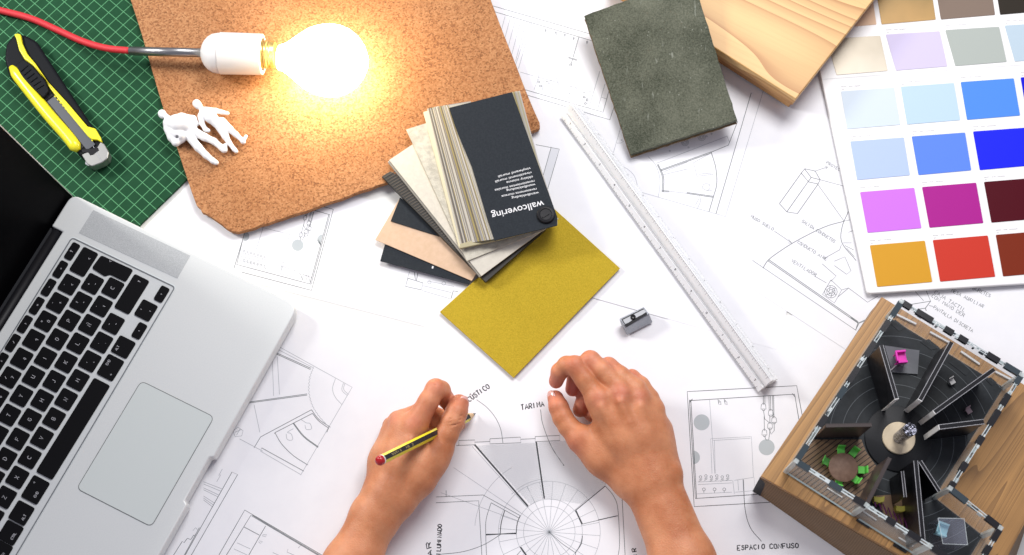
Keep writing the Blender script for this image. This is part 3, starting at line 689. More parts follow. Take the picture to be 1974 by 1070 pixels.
# ================================================================ LAMP
ax0 = P(391, 102, CK + 20); ax1 = P(512, 105, CK + 20); LD = (ax1 - ax0); LD.z = 0; LD.normalize()
Hc = P(391, 102, CK + 19.5)
lamp = empty('bulb_lamp', (Hc.x, Hc.y, CK * MM), 'lit light bulb in white holder with red cable, lying on the cork board', 'lamp')
porc = mat('white_porcelain', (.82, .80, .77), .25, spec=.5)
lathe('lamp_holder', Hc, LD, [(-1, 6), (0, 8.5), (2, 12), (5, 15.2), (9, 17.6), (14, 18.6), (15.2, 18.6), (15.6, 18.0), (16.2, 18.0), (16.6, 19.3), (52, 18.9), (55, 18.7), (55.6, 17.8), (55.4, 15.2), (48, 14.8)], porc, lamp, 48)
brass = mat('screw_thread', (.75, .55, .2), .3, .9)
thr = []
for i in range(13): thr.append((48 + i * 1.4, 12.4 + (.6 if i % 2 else 0)))
lathe('bulb_cap', Hc, LD, [(47.5, 5)] + thr + [(66.5, 12)], brass, lamp, 32)
glow = mat('bulb_glass', (1, .9, .7), .2); bsdf = glow.node_tree.nodes['Principled BSDF']
bsdf.inputs['Emission Color'].default_value = (1, .84, .55, 1); bsdf.inputs['Emission Strength'].default_value = 27
bdir2 = (P(662, 119, CK + 33.5) - Hc).normalized(); Bc = Hc + LD * .007
prof = [(66, 11.5), (70, 12.5), (76, 16), (84, 22), (93, 28), (102, 31.5), (111, 33), (120, 32.5), (129, 29.5), (137, 24), (143, 16.5), (147, 8), (148.5, .5)]
glass = lathe('bulb_glass', Bc, bdir2, prof, glow, lamp, 48)
rodA = P(250, 98, CK + 15); rodB = P(392, 102, CK + 19)
tube('metal_sleeve', [rodA, rodA.lerp(rodB, .5), rodB], 4.2, mat('dark_chrome', (.34, .34, .34), .34, 1), lamp, 20)
cab = catmull([P(-60, 6, 7), P(0, 20, 7), P(60, 36, 7), P(115, 60, 7), P(160, 80, 9), P(205, 93, 17), P(252, 98, CK + 15.2)], 8)
redm = noise_mat('red_braid', (.50, .012, .02), (.62, .03, .04), 1500, .6, .35, dist=.0004)
tube('cable', cab, 3.2, redm, lamp, 16)

# ================================================================ SNAP-OFF KNIFE
kn = empty('utility_knife', P(110, 200, 3.3), 'yellow and black snap-off blade knife on the green cutting mat', 'knife')
yel = mat('yellow_plastic', (.80, .72, .02), .3, spec=.6); blk = mat('black_rubber', (.005, .006, .008), .5, spec=.12)
zk7 = lambda pts: [(a / 3.567, 40 + b / 3.567) for a, b in pts]
# full black underbody
prism('grip_body', rounded(zk7([(40, 160), (95, 90), (165, 92), (250, 138), (335, 270), (440, 430), (615, 695), (690, 800), (720, 880), (600, 960), (545, 925), (330, 680), (60, 380), (28, 260)]), 7), 3.3, 15, blk, kn, bevel=2.5, seg=3)
# left (near) yellow rail, rounded
def rail(name, line, r0, zc, m, flat=.9):
    pts = catmull([P(x, y, zc) for x, y in line], 6); n = len(pts)
    rr = [r0 * (min(1, .45 + i * .25, .45 + (n - 1 - i) * .3)) for i in range(n)]
    return tube(name, pts, rr, m, kn, 16)
rail('yellow_rail', zk7([(78, 318), (180, 450), (330, 640), (470, 800), (538, 893)]), 5.6, 15.5, yel)
prism('yellow_spine', zk7([(95, 92), (118, 86), (140, 92), (150, 150), (185, 225), (240, 290), (330, 420), (460, 560), (600, 725), (655, 740), (690, 800), (700, 835), (668, 818), (625, 812), (600, 790), (460, 620), (340, 460), (310, 410), (225, 305), (165, 260), (130, 200), (110, 120)]), 14, 18.5, yel, kn, bevel=1.0, seg=3)
prism('channel_floor', zk7([(120, 300), (200, 290), (640, 800), (560, 880)]), 12, 15.4, mat('channel_black', (.02, .02, .022), .5), kn)
bladeq = zk7([(320, 545), (372, 512), (655, 850), (598, 890)])
bl = prism('blade', bladeq, 15.5, 16.3, mat('blade_steel', (.10, .105, .115), .4, .8), kn, bevel=.1)
tk = []
a0, a1 = Vector(zk7([(372, 515)])[0]), Vector(zk7([(645, 838)])[0]); dd = (a1 - a0); nn = Vector((dd.y, -dd.x)).normalized()
for i in range(15):
    p = a0 + dd * (i / 15); q = a0 + dd * ((i + .55) / 15)
    tk.append([tuple(p - nn * .6), tuple(q - nn * .6), tuple(p + dd * .02 + nn * 2.0)])
V, F = [], []
for t in tk:
    tv = [P(x, y, 17.2) for x, y in t]; v, f = prism_vf(tv, [p - Vector((0, 0, .003)) for p in tv]); n = len(V); V += v; F += [[i + n for i in q] for q in f]
mesh('track_teeth', V, F, yel, kn)
sl = prism('slider', rounded(zk7([(108, 300), (160, 262), (225, 310), (310, 410), (335, 480), (300, 530), (225, 465), (150, 390)]), 4), 15, 20.5, blk, kn, bevel=1.5, seg=3)
for i in range(6):
    a = Vector(zk7([(140 + i * 22, 350 + i * 24)])[0]); b_ = Vector(zk7([(190 + i * 22, 305 + i * 27)])[0])
    v, f = bar_vf(P(*a, 21), P(*b_, 21), 1.1, 20, 21.3); mesh('slider_ridge', v, f, blk, sl, bevel=.3)
prism('slider_foot', zk7([(300, 530), (350, 495), (368, 512), (318, 548)]), 15.5, 17.4, M['black'], kn, bevel=.3)
hd = prism('steel_head', rounded(zk7([(560, 920), (668, 870), (690, 832), (715, 845), (748, 905), (740, 945), (700, 975), (630, 1000), (600, 985)]), 2.2), 7, 17.8, mat('head_steel', (.40, .40, .38), .35, .8), kn, bevel=.8)
prism('head_slot', zk7([(560, 885), (672, 872), (680, 890), (640, 920), (620, 925), (605, 905), (568, 908)]), 16.5, 18.2, M['black'], kn, bevel=.2)
v, f = bar_vf(P(*zk7([(640, 862)])[0], 18), P(*zk7([(700, 970)])[0], 18), .5, 17.5, 18.05); mesh('head_fold', v, f, M['steel'], hd)
prism('end_button', rounded(zk7([(590, 960), (625, 985), (612, 1000), (585, 985)]), 1), 6, 14, M['steel'], kn, bevel=.5)
# ================================================================ SIGNED-DISTANCE SKIN BUILDER
def cap_d(X, a, b, ra, rb):
    ab = b - a; t = np.clip(((X[0] - a[0]) * ab[0] + (X[1] - a[1]) * ab[1] + (X[2] - a[2]) * ab[2]) / max(ab @ ab, 1e-9), 0, 1)
    d = np.sqrt((X[0] - a[0] - t * ab[0]) ** 2 + (X[1] - a[1] - t * ab[1]) ** 2 + (X[2] - a[2] - t * ab[2]) ** 2)
    return d - (ra + (rb - ra) * t)
def smin(a, b, k):
    h = np.maximum(k - np.abs(a - b), 0) / k
    return np.minimum(a, b) - h * h * k * .25
def sdf_build(groups, vox, lo, hi, dents=()):
    """groups: list of (k_inside, k_join, [(a, b, ra, rb), ...]); millimetres"""
    lo = np.array(lo, float); n = np.ceil((np.array(hi) - lo) / vox).astype(int) + 1
    ax = [lo[i] + vox * np.arange(n[i]) for i in range(3)]
    total = np.full(n, 30., np.float32)
    for kin, kj, prims in groups:
        g = np.full(n, 30., np.float32)
        for a, b, ra, rb in prims:
            a, b = np.array(a, float), np.array(b, float); pad = max(ra, rb) + max(kin, kj) + 3 * vox + 2
            i0 = np.clip(np.floor((np.minimum(a, b) - pad - lo) / vox).astype(int), 0, n); i1 = np.clip(np.ceil((np.maximum(a, b) + pad - lo) / vox).astype(int) + 1, 0, n)
            if (i1 <= i0).any(): continue
            s = tuple(slice(i0[i], i1[i]) for i in range(3))
            X = np.meshgrid(*[ax[i][s[i]].astype(np.float32) for i in range(3)], indexing='ij', sparse=True)
            g[s] = smin(g[s], cap_d(X, a, b, ra, rb).astype(np.float32), kin)
        total = smin(total, g, kj)
    for a, b, r, k in dents:                                   # carve creases
        a, b = np.array(a, float), np.array(b, float); pad = r + k + 3 * vox
        i0 = np.clip(np.floor((np.minimum(a, b) - pad - lo) / vox).astype(int), 0, n); i1 = np.clip(np.ceil((np.maximum(a, b) + pad - lo) / vox).astype(int) + 1, 0, n)
        if (i1 <= i0).any(): continue
        s = tuple(slice(i0[i], i1[i]) for i in range(3))
        X = np.meshgrid(*[ax[i][s[i]].astype(np.float32) for i in range(3)], indexing='ij', sparse=True)
        total[s] = -smin(-total[s], cap_d(X, a, b, r, r).astype(np.float32), k)
    return total, lo, n
def surface_nets(f, lo, vox):
    ins = f < 0; n = np.array(f.shape) - 1
    c = np.zeros(n, int)
    corners = [(i, j, k) for i in (0, 1) for j in (0, 1) for k in (0, 1)]
    sl = lambda o: tuple(slice(o[i], o[i] + n[i]) for i in range(3))
    for o in corners: c += ins[sl(o)]
    act = (c > 0) & (c < 8); idx = np.full(n, -1, int); cells = np.argwhere(act); idx[act] = np.arange(len(cells))
    acc = np.zeros((len(cells), 3)); cnt = np.zeros(len(cells))
    for p in corners:
        for a in range(3):
            if p[a] == 0:
                q = list(p); q[a] = 1
                fp = f[tuple((cells + p).T)]; fq = f[tuple((cells + q).T)]
                cr = (fp < 0) != (fq < 0); t = np.where(cr, fp / np.where(cr, fp - fq, 1), 0)
                pos = np.tile(np.array(p, float), (len(cells), 1)); pos[:, a] = t
                acc[cr] += pos[cr]; cnt[cr] += 1
    V = (cells + acc / cnt[:, None]) * vox + lo
    F = []
    for a in range(3):
        b, c_ = (a + 1) % 3, (a + 2) % 3
        s0 = [slice(None)] * 3; s1 = [slice(None)] * 3; s0[a] = slice(0, -1); s1[a] = slice(1, None)
        A, B = ins[tuple(s0)], ins[tuple(s1)]
        for flip, msk in ((0, A & ~B), (1, ~A & B)):
            e = np.argwhere(msk); e = e[(e[:, b] > 0) & (e[:, c_] > 0) & (e[:, b] < f.shape[b] - 1) & (e[:, c_] < f.shape[c_] - 1) & (e[:, a] < n[a])]
            def g(db, dc):
                q = e.copy(); q[:, b] += db; q[:, c_] += dc; return idx[tuple(q.T)]
            quad = np.stack([g(-1, -1), g(0, -1), g(0, 0), g(-1, 0)], 1)
            if flip: quad = quad[:, ::-1]
            F.append(quad)
    return V, np.concatenate(F)
def relax(V, F, n=3, lam=.5):
    e = np.concatenate([F[:, [0, 1]], F[:, [1, 2]], F[:, [2, 3]], F[:, [3, 0]]])
    for _ in range(n):
        s = np.zeros_like(V); c = np.zeros(len(V))
        for i in range(3): s[:, i] = np.bincount(e[:, 0], V[e[:, 1], i], len(V)) + np.bincount(e[:, 1], V[e[:, 0], i], len(V))
        c = np.bincount(e[:, 0], minlength=len(V)) + np.bincount(e[:, 1], minlength=len(V))
        V = V + lam * (s / c[:, None] - V)
    return V
def skin_mesh(name, groups, vox, m, parent=None, dents=(), smooth_n=3, flush=(), pad=4, floor=None):
    pts = np.array([q for g in groups for p in g[2] for q in (np.array(p[0]) - max(p[2:]), np.array(p[0]) + max(p[2:]), np.array(p[1]) - max(p[2:]), np.array(p[1]) + max(p[2:]))])
    f, lo, n = sdf_build(groups, vox, pts.min(0) - pad, pts.max(0) + pad, dents)
    V, F = surface_nets(f, lo, vox); V = relax(V, F, smooth_n)
    if floor is not None: V[:, 2] = np.maximum(V[:, 2], floor)
    at = Vector((V.mean(0) * MM)); at.z = V[:, 2].min() * MM
    me = bpy.data.meshes.new(name); loc = V * MM - np.array(at)
    me.vertices.add(len(V)); me.vertices.foreach_set('co', loc.ravel())
    me.loops.add(len(F) * 4); me.loops.foreach_set('vertex_index', F.ravel())
    me.polygons.add(len(F)); me.polygons.foreach_set('loop_start', np.arange(len(F)) * 4); me.polygons.foreach_set('loop_total', np.full(len(F), 4))
    me.update(calc_edges=True); me.validate(); me.polygons.foreach_set('use_smooth', [True] * len(me.polygons))
    me.materials.append(m)
    if flush:
        at_ = me.attributes.new('flush', 'FLOAT', 'POINT'); val = np.zeros(len(V))
        for c, r, s in flush: val = np.maximum(val, s * np.exp(-((V - np.array(c)) ** 2).sum(1) / (r * r)))
        at_.data.foreach_set('value', val.astype(np.float32))
    o = bpy.data.objects.new(name, me); col.objects.link(o); o.location = at - origin(parent); o.parent = parent
    return o
def J(x, y, z):
    p = P(x, y, z); return np.array([p.x, p.y, p.z]) * 1000

# ================================================================ TWO LITTLE WHITE FIGURES
figm = mat('white_figure_plastic', (.84, .84, .84), .4, Subsurface_Weight=.15, Subsurface_Radius=(.002, .002, .002))
zf = lambda x, y, z: J(300 + x / 5.945, 160 + y / 5.945, CK + z)
FS = [.84]
def chain(pts): return [(zf(*a[:3]), zf(*b[:3]), a[3] * FS[0], b[3] * FS[0]) for a, b in zip(pts, pts[1:])]
fa = [(1.4, 1.2, chain([(75, 352, 6, 4.6), (85, 368, 6, 4.4)]) + chain([(120, 380, 7, 2.8), (170, 430, 8, 4.2)])
       + chain([(165, 460, 8, 7.6), (250, 470, 9, 10.6), (330, 470, 8.5, 9.4), (400, 520, 7, 6.4), (400, 590, 6, 5.4)])
       + chain([(180, 450, 9, 5.0), (300, 385, 10, 4.0), (430, 410, 9, 3.6), (468, 470, 7, 2.8)])
       + chain([(150, 520, 7, 5.6), (190, 620, 6.5, 5.0), (235, 680, 6, 4.4), (300, 650, 6, 3.4), (350, 600, 7, 3.6)]) + chain([(200, 560, 8, 6.5), (290, 600, 8, 6.0)])
       + chain([(420, 545, 6.5, 5.0), (560, 620, 5, 4.3), (670, 670, 4.5, 3.6), (760, 745, 4, 3.2), (795, 770, 3.6, 3.0)]) + chain([(780, 770, 4, 2.8), (800, 715, 3.4, 2.4)])
       + chain([(395, 620, 6, 5.0), (490, 740, 5, 4.4), (580, 830, 4, 3.6), (660, 895, 3.8, 3.0), (695, 915, 3.5, 2.8)]))]
f1 = skin_mesh('person_figurine', fa, .55, figm, None, dents=[(zf(246, 618, 8), zf(246, 618, 16), 1.5, .5)], smooth_n=1, floor=CK + .1)
tag(f1, 'stocky white human figurine with a round hole in its back, lying nearer the mat', 'figurine', 'white model people on the cork board')
fb = [(1.2, 1.2, chain([(470, 235, 8, 4.6), (490, 258, 8, 4.3)]) + chain([(515, 285, 8, 2.6), (560, 330, 8, 4.6)])
       + chain([(560, 350, 8, 6.0), (640, 400, 8, 6.2), (700, 450, 7, 5.6), (740, 490, 6.5, 5.6)])
       + chain([(580, 310, 8, 3.6), (690, 320, 8, 3.0), (760, 335, 7, 2.4), (825, 348, 7, 2.0)])
       + chain([(520, 380, 8, 3.8), (530, 460, 8, 2.8), (570, 530, 7, 2.4), (605, 545, 7, 2.2)])
       + chain([(760, 440, 6.5, 4.6), (850, 530, 5.5, 3.8), (920, 590, 5, 3.0), (995, 660, 4.5, 2.3), (1010, 680, 4, 2.2)]) + chain([(1000, 672, 4.5, 2.4), (1038, 610, 4.5, 1.8)])
       + chain([(745, 520, 6, 4.6), (800, 610, 5, 3.8), (840, 680, 4, 2.8), (900, 760, 3.5, 2.3), (925, 785, 3.2, 2.2)]))]
f2 = skin_mesh('person_figurine', fb, .55, figm, None, smooth_n=1, floor=CK + .1)
tag(f2, 'slim white human figurine with arms apart, lying nearer the bulb', 'figurine', 'white model people on the cork board')

# ================================================================ FAN OF WALLCOVERING SAMPLES
fz = lambda pts: Z(700, 160, 2.675, pts)
pv = P(1050, 415, 12)
fan = empty('swatch_book', Vector((pv.x, pv.y, .002)), 'fanned wallcovering sample book with dark cover and yellow card, touching the cork', 'sample book')
char_m = noise_mat('charcoal_card', (.019, .023, .028), (.025, .030, .036), 600, .75, .1, dist=.0002, spec=.15)
def card(name, px, z0, z1, m, label=None, **k):
    o = prism(name, px, z0, z1, m, fan, bevel=.12, seg=1, **k)
    if label: o['label'] = label
    return o
ylm = mat('mustard_cloth', (.42, .33, .015), .8, spec=.2); nt, b, N, L = nodes(ylm)
tc = N('ShaderNodeTexCoord'); mp = N('ShaderNodeMapping'); mp.inputs['Rotation'].default_value = (0, 0, math.radians(-40)); L(tc.outputs['Object'], mp.inputs[0])
ws = []
for bd, sc_ in (('X', 700), ('Y', 620)):
    wv = N('ShaderNodeTexWave', Scale=sc_, Distortion=2.5, Detail=2); wv.bands_direction = bd; L(mp.outputs[0], wv.inputs['Vector']); ws.append(wv)
mxx = N('ShaderNodeMath', operation='ADD'); L(ws[0].outputs['Fac'], mxx.inputs[0]); L(ws[1].outputs['Fac'], mxx.inputs[1])
nsb = N('ShaderNodeTexNoise', Scale=900, Detail=4); L(tc.outputs['Object'], nsb.inputs['Vector'])
md = N('ShaderNodeMath', operation='MULTIPLY_ADD'); md.inputs[1].default_value = .3; L(mxx.outputs[0], md.inputs[0]); L(nsb.outputs['Fac'], md.inputs[2])
cr = N('ShaderNodeValToRGB'); cr.color_ramp.elements[0].position = .45; cr.color_ramp.elements[1].position = 1.1; cr.color_ramp.elements[0].color = (.47, .325, .016, 1); cr.color_ramp.elements[1].color = (.70, .50, .04, 1)
L(md.outputs[0], cr.inputs[0]); L(cr.outputs[0], b.inputs['Base Color'])
bp = N('ShaderNodeBump', Strength=.9, Distance=.0006); L(md.outputs[0], bp.inputs['Height']); L(bp.outputs[0], b.inputs['Normal'])
card('swatch_card', [(848, 601), (990, 728), (1195, 517), (1068, 402)], 2.6, 4.4, ylm, 'mustard yellow cloth sample card')
tan = noise_mat('tan_card', (.58, .40, .26), (.63, .44, .30), 200, .7, .05)
card('swatch_card', fz([(88, 918), (112, 832), (560, 985), (545, 1038)]) , 4.6, 5.6, char_m, 'black sample card lowest on the left')
card('swatch_card', fz([(62, 808), (190, 592), (640, 900), (560, 1020)]), 5.8, 6.8, tan, 'tan sample card')
card('swatch_card', fz([(142, 712), (190, 590), (460, 760), (420, 800)]), 7.0, 7.8, char_m, 'charcoal sample card behind the ribbed one')
rib = mat('ribbed_black', (.02, .017, .012), .55)
card('swatch_card', fz([(96, 482), (140, 455), (330, 560), (950, 730), (940, 755), (632, 1026)]), 8.0, 12.4, rib, 'black ribbed sample card')
V, F = [], []
a, b_ = Vector(fz([(100, 484)])[0]), Vector(fz([(600, 980)])[0]); pn = Vector(fz([(150, 455)])[0]) - a
for i in range(46):
    p = a + (b_ - a) * ((i + .5) / 46); q = p + pn * 1.5
    v, f = bar_vf(P(p.x + .7, p.y - .2, 12.6), P(q.x, q.y, 12.6), .75, 12.3, 12.9); n = len(V); V += v; F += [[j + n for j in r] for r in f]
mesh('card_ribs', V, F, mat('brown_rib', (.065, .05, .032), .5), fan)
crm = noise_mat('cream_card', (.56, .52, .44), (.61, .57, .48), 300, .8, .1)
mid_g = mat('grey_card_edge', (.30, .29, .26), .7)
for i, (dx, mm) in enumerate(((0, mid_g), (1.2, crm), (2.2, mid_g))):
    card('swatch_card', [(x + dx * .8, y - dx * .9) for x, y in fz([(126, 408), (250, 325), (990, 700), (600, 1003)])], 13.0 + i * .9, 13.8 + i * .9, mm)
card('swatch_card', [(x + 3, y - 4) for x, y in fz([(126, 408), (250, 325), (1000, 710), (602, 1006)])], 15.8, 16.8, crm, 'plain cream sample card')
cob = noise_mat('stone_texture_card', (.42, .39, .32), (.55, .52, .43), 170, .85, .8, detail=5, lo=.38, hi=.6, dist=.0010)
card('swatch_card', fz([(222, 240), (330, 205), (1000, 705), (930, 760), (535, 918)]), 17.0, 18.6, cob, 'beige textured sample card with brick relief')
card('swatch_card', fz([(310, 150), (400, 120), (1000, 712), (495, 853)]), 18.8, 20.0, mat('pale_cream', (.62, .56, .38), .7), 'cream backing card')
# the thick block of thin pages seen from their fanned edge
cols = [(.13, .115, .10), (.50, .47, .40), (.26, .22, .17), (.60, .56, .46), (.42, .34, .12), (.18, .16, .15), (.56, .50, .30), (.34, .32, .30), (.66, .62, .55), (.22, .16, .09)]
pm = [mat('page_tone', tuple(v * .72 for v in c_), .7) for c_ in cols]
rnd = random.Random(21)
TL, TR = Vector(fz([(330, 132)])[0]), Vector(fz([(448, 112)])[0]); BL_, BR_ = Vector(fz([(500, 832)])[0]), Vector(fz([(672, 806)])[0])
np_ = 38
for i in range(np_):
    t0, t1 = i / np_, 1.0
    a = TL + (TR - TL) * t0; d = BL_ + (BR_ - BL_) * (t0 + rnd.uniform(-.006, .006))
    jt = rnd.uniform(-1.0, 1.0)
    zt_ = 20.2 + i * .26
    px = [(a.x, a.y + jt), (TR.x + 40, TR.y - 6 + jt), (BR_.x + 40, BR_.y - 6), (d.x, d.y)]
    card('sample_page', px, zt_, zt_ + .24, pm[rnd.choice([0, 1, 2, 3, 1, 4, 5, 6, 7, 8, 8, 9, 3])])
# pages on the right side of the cover
for i, c_ in enumerate((8, 6, 3, 1, 4, 6)):
    q = fz([(740, 55 + i), (808 - i * 7, 40 + i), (905 - i * 6, 400), (1002 - i * 3, 700), (940, 720)])
    card('sample_page', q, 24 + i, 24.8 + i, pm[c_])
cover = card('cover', fz([(443, 128), (768, 46), (1002, 692), (1000, 735), (678, 812), (640, 700), (560, 430), (480, 240)]), 30.4, 31.6, char_m, 'charcoal cover with white lettering')
back_pale = card('sample_page', fz([(500, 830), (1002, 700), (1003, 728), (700, 808), (500, 852)]), 21, 24, pm[6])
fnt = []
def text_on(body, A, B, h, z, m, parent, name='lettering', bold=.0, rnd_w=True):
    """filled lettering, baseline from px A to px B, letter height h mm"""
    cu = bpy.data.curves.new('t', 'FONT'); cu.body = body; cu.size = 1; cu.offset = bold; cu.resolution_u = 3
    to = bpy.data.objects.new('t', cu); col.objects.link(to)
    dg = bpy.context.evaluated_depsgraph_get(); dg.update(); me = bpy.data.meshes.new_from_object(to.evaluated_get(dg))
    vs = [v.co.copy() for v in me.vertices]; fs = [list(p.vertices) for p in me.polygons]
    bpy.data.objects.remove(to); bpy.data.curves.remove(cu); bpy.data.meshes.remove(me)
    x0 = min(v.x for v in vs); x1 = max(v.x for v in vs)
    a, b_ = P(*A, z), P(*B, z); X = b_ - a; L_ = X.length; X.normalize(); Y = Vector((-X.y, X.x, 0))
    sx_ = L_ / (x1 - x0); sy = h * MM / .72
    return mesh(name, [a + X * (v.x - x0) * sx_ + Y * v.y * sy + Vector((0, 0, .00006)) for v in vs], fs, m, parent)
lm = mat('white_lettering', (.75, .75, .75), .6)
g = lambda a: fz([a])[0]
text_on('wallcovering', g((928, 605)), g((660, 670)), 6.6, 31.6, lm, cover, bold=.006)
rows_ = [('wandbekleding', (905, 560), (765, 588)), ('revetements muraux', (893, 541), (712, 580)), ('wandbekleidung', (887, 518), (738, 550)), ('revestimientos murales', (882, 500), (678, 548)),
         ('okleiny scienne', (874, 478), (738, 508)), ('rivestimenti murali', (866, 456), (680, 504)), ('vinylwand murali', (862, 434), (695, 478))]
for t_, a, b_ in rows_: text_on(t_, g(a), g(b_), 2.3, 31.6, lm, cover, bold=.004)
lathe('screw', P(1052, 415, 31.6), Vector((0, 0, 1)), [(-1, 8), (1.6, 8), (2.6, 7.2), (2.9, 5.5), (2.3, 5.0), (2.2, .4)], M['black'], fan, 28)
v, f = bar_vf(P(1046, 419, 34), P(1058, 411, 34), 1.6, 33.6, 34.6); mesh('screw_slot', v, f, M['black'], fan)
card('white_mark', Z(700, 460, 7.592, [(1010, 400), (1035, 405), (1025, 440), (1003, 435)]), 5.6, 5.75, lm)

# ================================================================ WOOD BLOCK, GREEN TILE
BZ = 34
bl_c = P(1534, 191, BZ)
wang = quad_frame(P(1534, 191, BZ), P(1380, 95, BZ))
pine = wood_mat('pine_wood', (.74, .47, .18), (.44, .20, .05), (.50, .25, .08), wang + math.radians(6), scale=34, along=7, distort=9, ringscale=.8, rough=.45, fine=.5, contour=24)
pine_side = wood_mat('pine_edge', (.60, .33, .13), (.34, .15, .05), (.22, .10, .04), wang, scale=160, along=6, distort=2, rough=.55)
wb = empty('wood_block', Vector((bl_c.x - .06, bl_c.y + .06, 0)), 'pine wood sample block of glued boards, between green tile and colour chart', 'wood block')
btop = [(1534, 191), (1380, 93), (1180, -32), (1290, -190), (1800, -150)]
prism('top_board', btop, 24.5, BZ, pine, wb, bevel=.8)
def shift(px, k): return [(x + a, y + b) for (x, y), (a, b) in zip(px, k)]
prism('lower_board', [(1531, 194), (1377, 96), (1176, -30), (1290, -190), (1796, -150)], 12.5, 23, pine_side, wb, bevel=.8)
prism('glue_line', [(1530, 189), (1378, 91), (1180, -34), (1290, -190), (1790, -150)], 23, 24.5, mat('glue_dark', (.09, .05, .03), .7), wb)
prism('lower_board', [(1524, 199), (1373, 102), (1170, -26), (1290, -190), (1790, -145)], 2.9, 12.2, pine_side, wb, bevel=.6)

tile_m = mat('fibre_cement', (.12, .13, .10), .8, spec=.25); nt, b, N, L = nodes(tile_m)
tc = N('ShaderNodeTexCoord')
n1 = N('ShaderNodeTexNoise', Scale=650, Detail=6, Roughness=.75); L(tc.outputs['Object'], n1.inputs['Vector'])
n2 = N('ShaderNodeTexNoise', Scale=28, Detail=4); L(tc.outputs['Object'], n2.inputs['Vector'])
mxf = N('ShaderNodeMix', data_type='FLOAT'); mxf.inputs[0].default_value = .35; L(n1.outputs['Fac'], mxf.inputs[2]); L(n2.outputs['Fac'], mxf.inputs[3])
cr = N('ShaderNodeValToRGB'); e = cr.color_ramp.elements; e[0].position = .38; e[0].color = (.036, .042, .026, 1); e[1].position = .62; e[1].color = (.155, .162, .118, 1); L(mxf.outputs[0], cr.inputs[0])
vo = N('ShaderNodeTexVoronoi', Scale=150); L(tc.outputs['Object'], vo.inputs['Vector'])
lt = N('ShaderNodeMath', operation='LESS_THAN'); lt.inputs[1].default_value = .075; L(vo.outputs['Distance'], lt.inputs[0])
# faint scratches: a few stretched specks
mp = N('ShaderNodeMapping'); mp.inputs['Rotation'].default_value = (0, 0, math.radians(20)); mp.inputs['Scale'].default_value = (1, .03, 1); L(tc.outputs['Object'], mp.inputs[0])
v2 = N('ShaderNodeTexNoise', Scale=260, Detail=3, Roughness=.6); L(mp.outputs[0], v2.inputs['Vector'])
gt = N('ShaderNodeValToRGB'); gt.color_ramp.elements[0].position = .66; gt.color_ramp.elements[1].position = .78; L(v2.outputs['Fac'], gt.inputs[0])
ad = N('ShaderNodeMath', operation='MAXIMUM'); L(lt.outputs[0], ad.inputs[0]); L(gt.outputs[0], ad.inputs[1])
ml = N('ShaderNodeMath', operation='MULTIPLY'); ml.inputs[1].default_value = .6; L(ad.outputs[0], ml.inputs[0])
mx = N('ShaderNodeMix', data_type='RGBA'); mx.inputs[7].default_value = (.36, .38, .32, 1); L(ml.outputs[0], mx.inputs[0]); L(cr.outputs[0], mx.inputs[6]); L(mx.outputs[2], b.inputs['Base Color'])
bp = N('ShaderNodeBump', Strength=.4, Distance=.0004); L(n1.outputs['Fac'], bp.inputs['Height']); L(bp.outputs[0], b.inputs['Normal'])
tl = empty('stone_tile', P(1270, 150, 4), 'rough dark green grey tile leaning on the pine block', 'tile')
# plane of the tile: low at its near corner, resting on the block's edge
q0, q1, q2 = P(1215, 297, 9.5), P(1385, 98, BZ + 7.5), P(1190, -24, BZ + 7.5)
pn_ = (q1 - q0).cross(q2 - q0).normalized()
def onplane(x, y):
    d = (P(x, y, 0) - CAM); t = (q0 - CAM).dot(pn_) / d.dot(pn_); return CAM + d * t
rnd = random.Random(8)
def rough_edge(a, b, n, amp): return [(a[0] + (b[0] - a[0]) * i / n + rnd.uniform(-amp, amp), a[1] + (b[1] - a[1]) * i / n + rnd.uniform(-amp, amp)) for i in range(n)]
TT = [(1126, 30), (1335, -45), (1421, 232), (1215, 298)]
ol = []
for i in range(4): ol += rough_edge(TT[i], TT[(i + 1) % 4], 26, .7)
slab('slab', [onplane(*q) for q in ol], 7.0, tile_m, tl, bevel=.4)
slab('backing_layer', [onplane(*q) - pn_ * (.0071 if pn_.z > 0 else -.0071) + Vector((-.0004, -.0016, 0)) for q in ol], 2.4, noise_mat('brown_backing', (.16, .10, .045), (.26, .17, .09), 500, .85, .3), tl)

# ================================================================ COLOUR CHART
CZ = 7.0
ch = empty('color_chart', P(1800, 300, 3), 'large white paint colour chart with rows of rectangular swatches', 'colour chart')
board_m = noise_mat('chart_board', (.80, .795, .78), (.83, .825, .81), 40, .45, 0)
prism('board', rounded([(1672, 566), (2120, 538), (1960, -240), (1500, -240)], [7, 0, 0, 0]), 3.4, CZ, board_m, ch, bevel=.8, seg=3)
def qz(pts, first): return [(1560 + x / 3.568, (0 if first else 280) + y / 3.568) for x, y in pts]
SW = []
# row corner data in photo px: left-top, right-top, right-bottom, left-bottom for the first column plus the column step
def rowspec(tl, tr, br, bl, step): return tl, tr, br, bl, step
rws = [
 (qz([(70, -80), (430, -110), (465, 160), (258, 188)], 1), None),
]
def sw(px, c, rough=.45, metal=0, label=None, nm=None, rad=2.2):
    m = mat('paint', tuple(v * .8 for v in c), rough, metal, spec=.1) if nm is None else nm
    o = prism('color_swatch', rounded(px, rad, 4), CZ, CZ + .45, m, ch, bevel=.12, seg=1)
    if label: o['label'] = label
    return o
lab = {}
def lin(r, g_, b_): return tuple(((v / 255 + .055) / 1.055) ** 2.4 if v > 10 else v / 255 / 12.92 for v in (r, g_, b_))
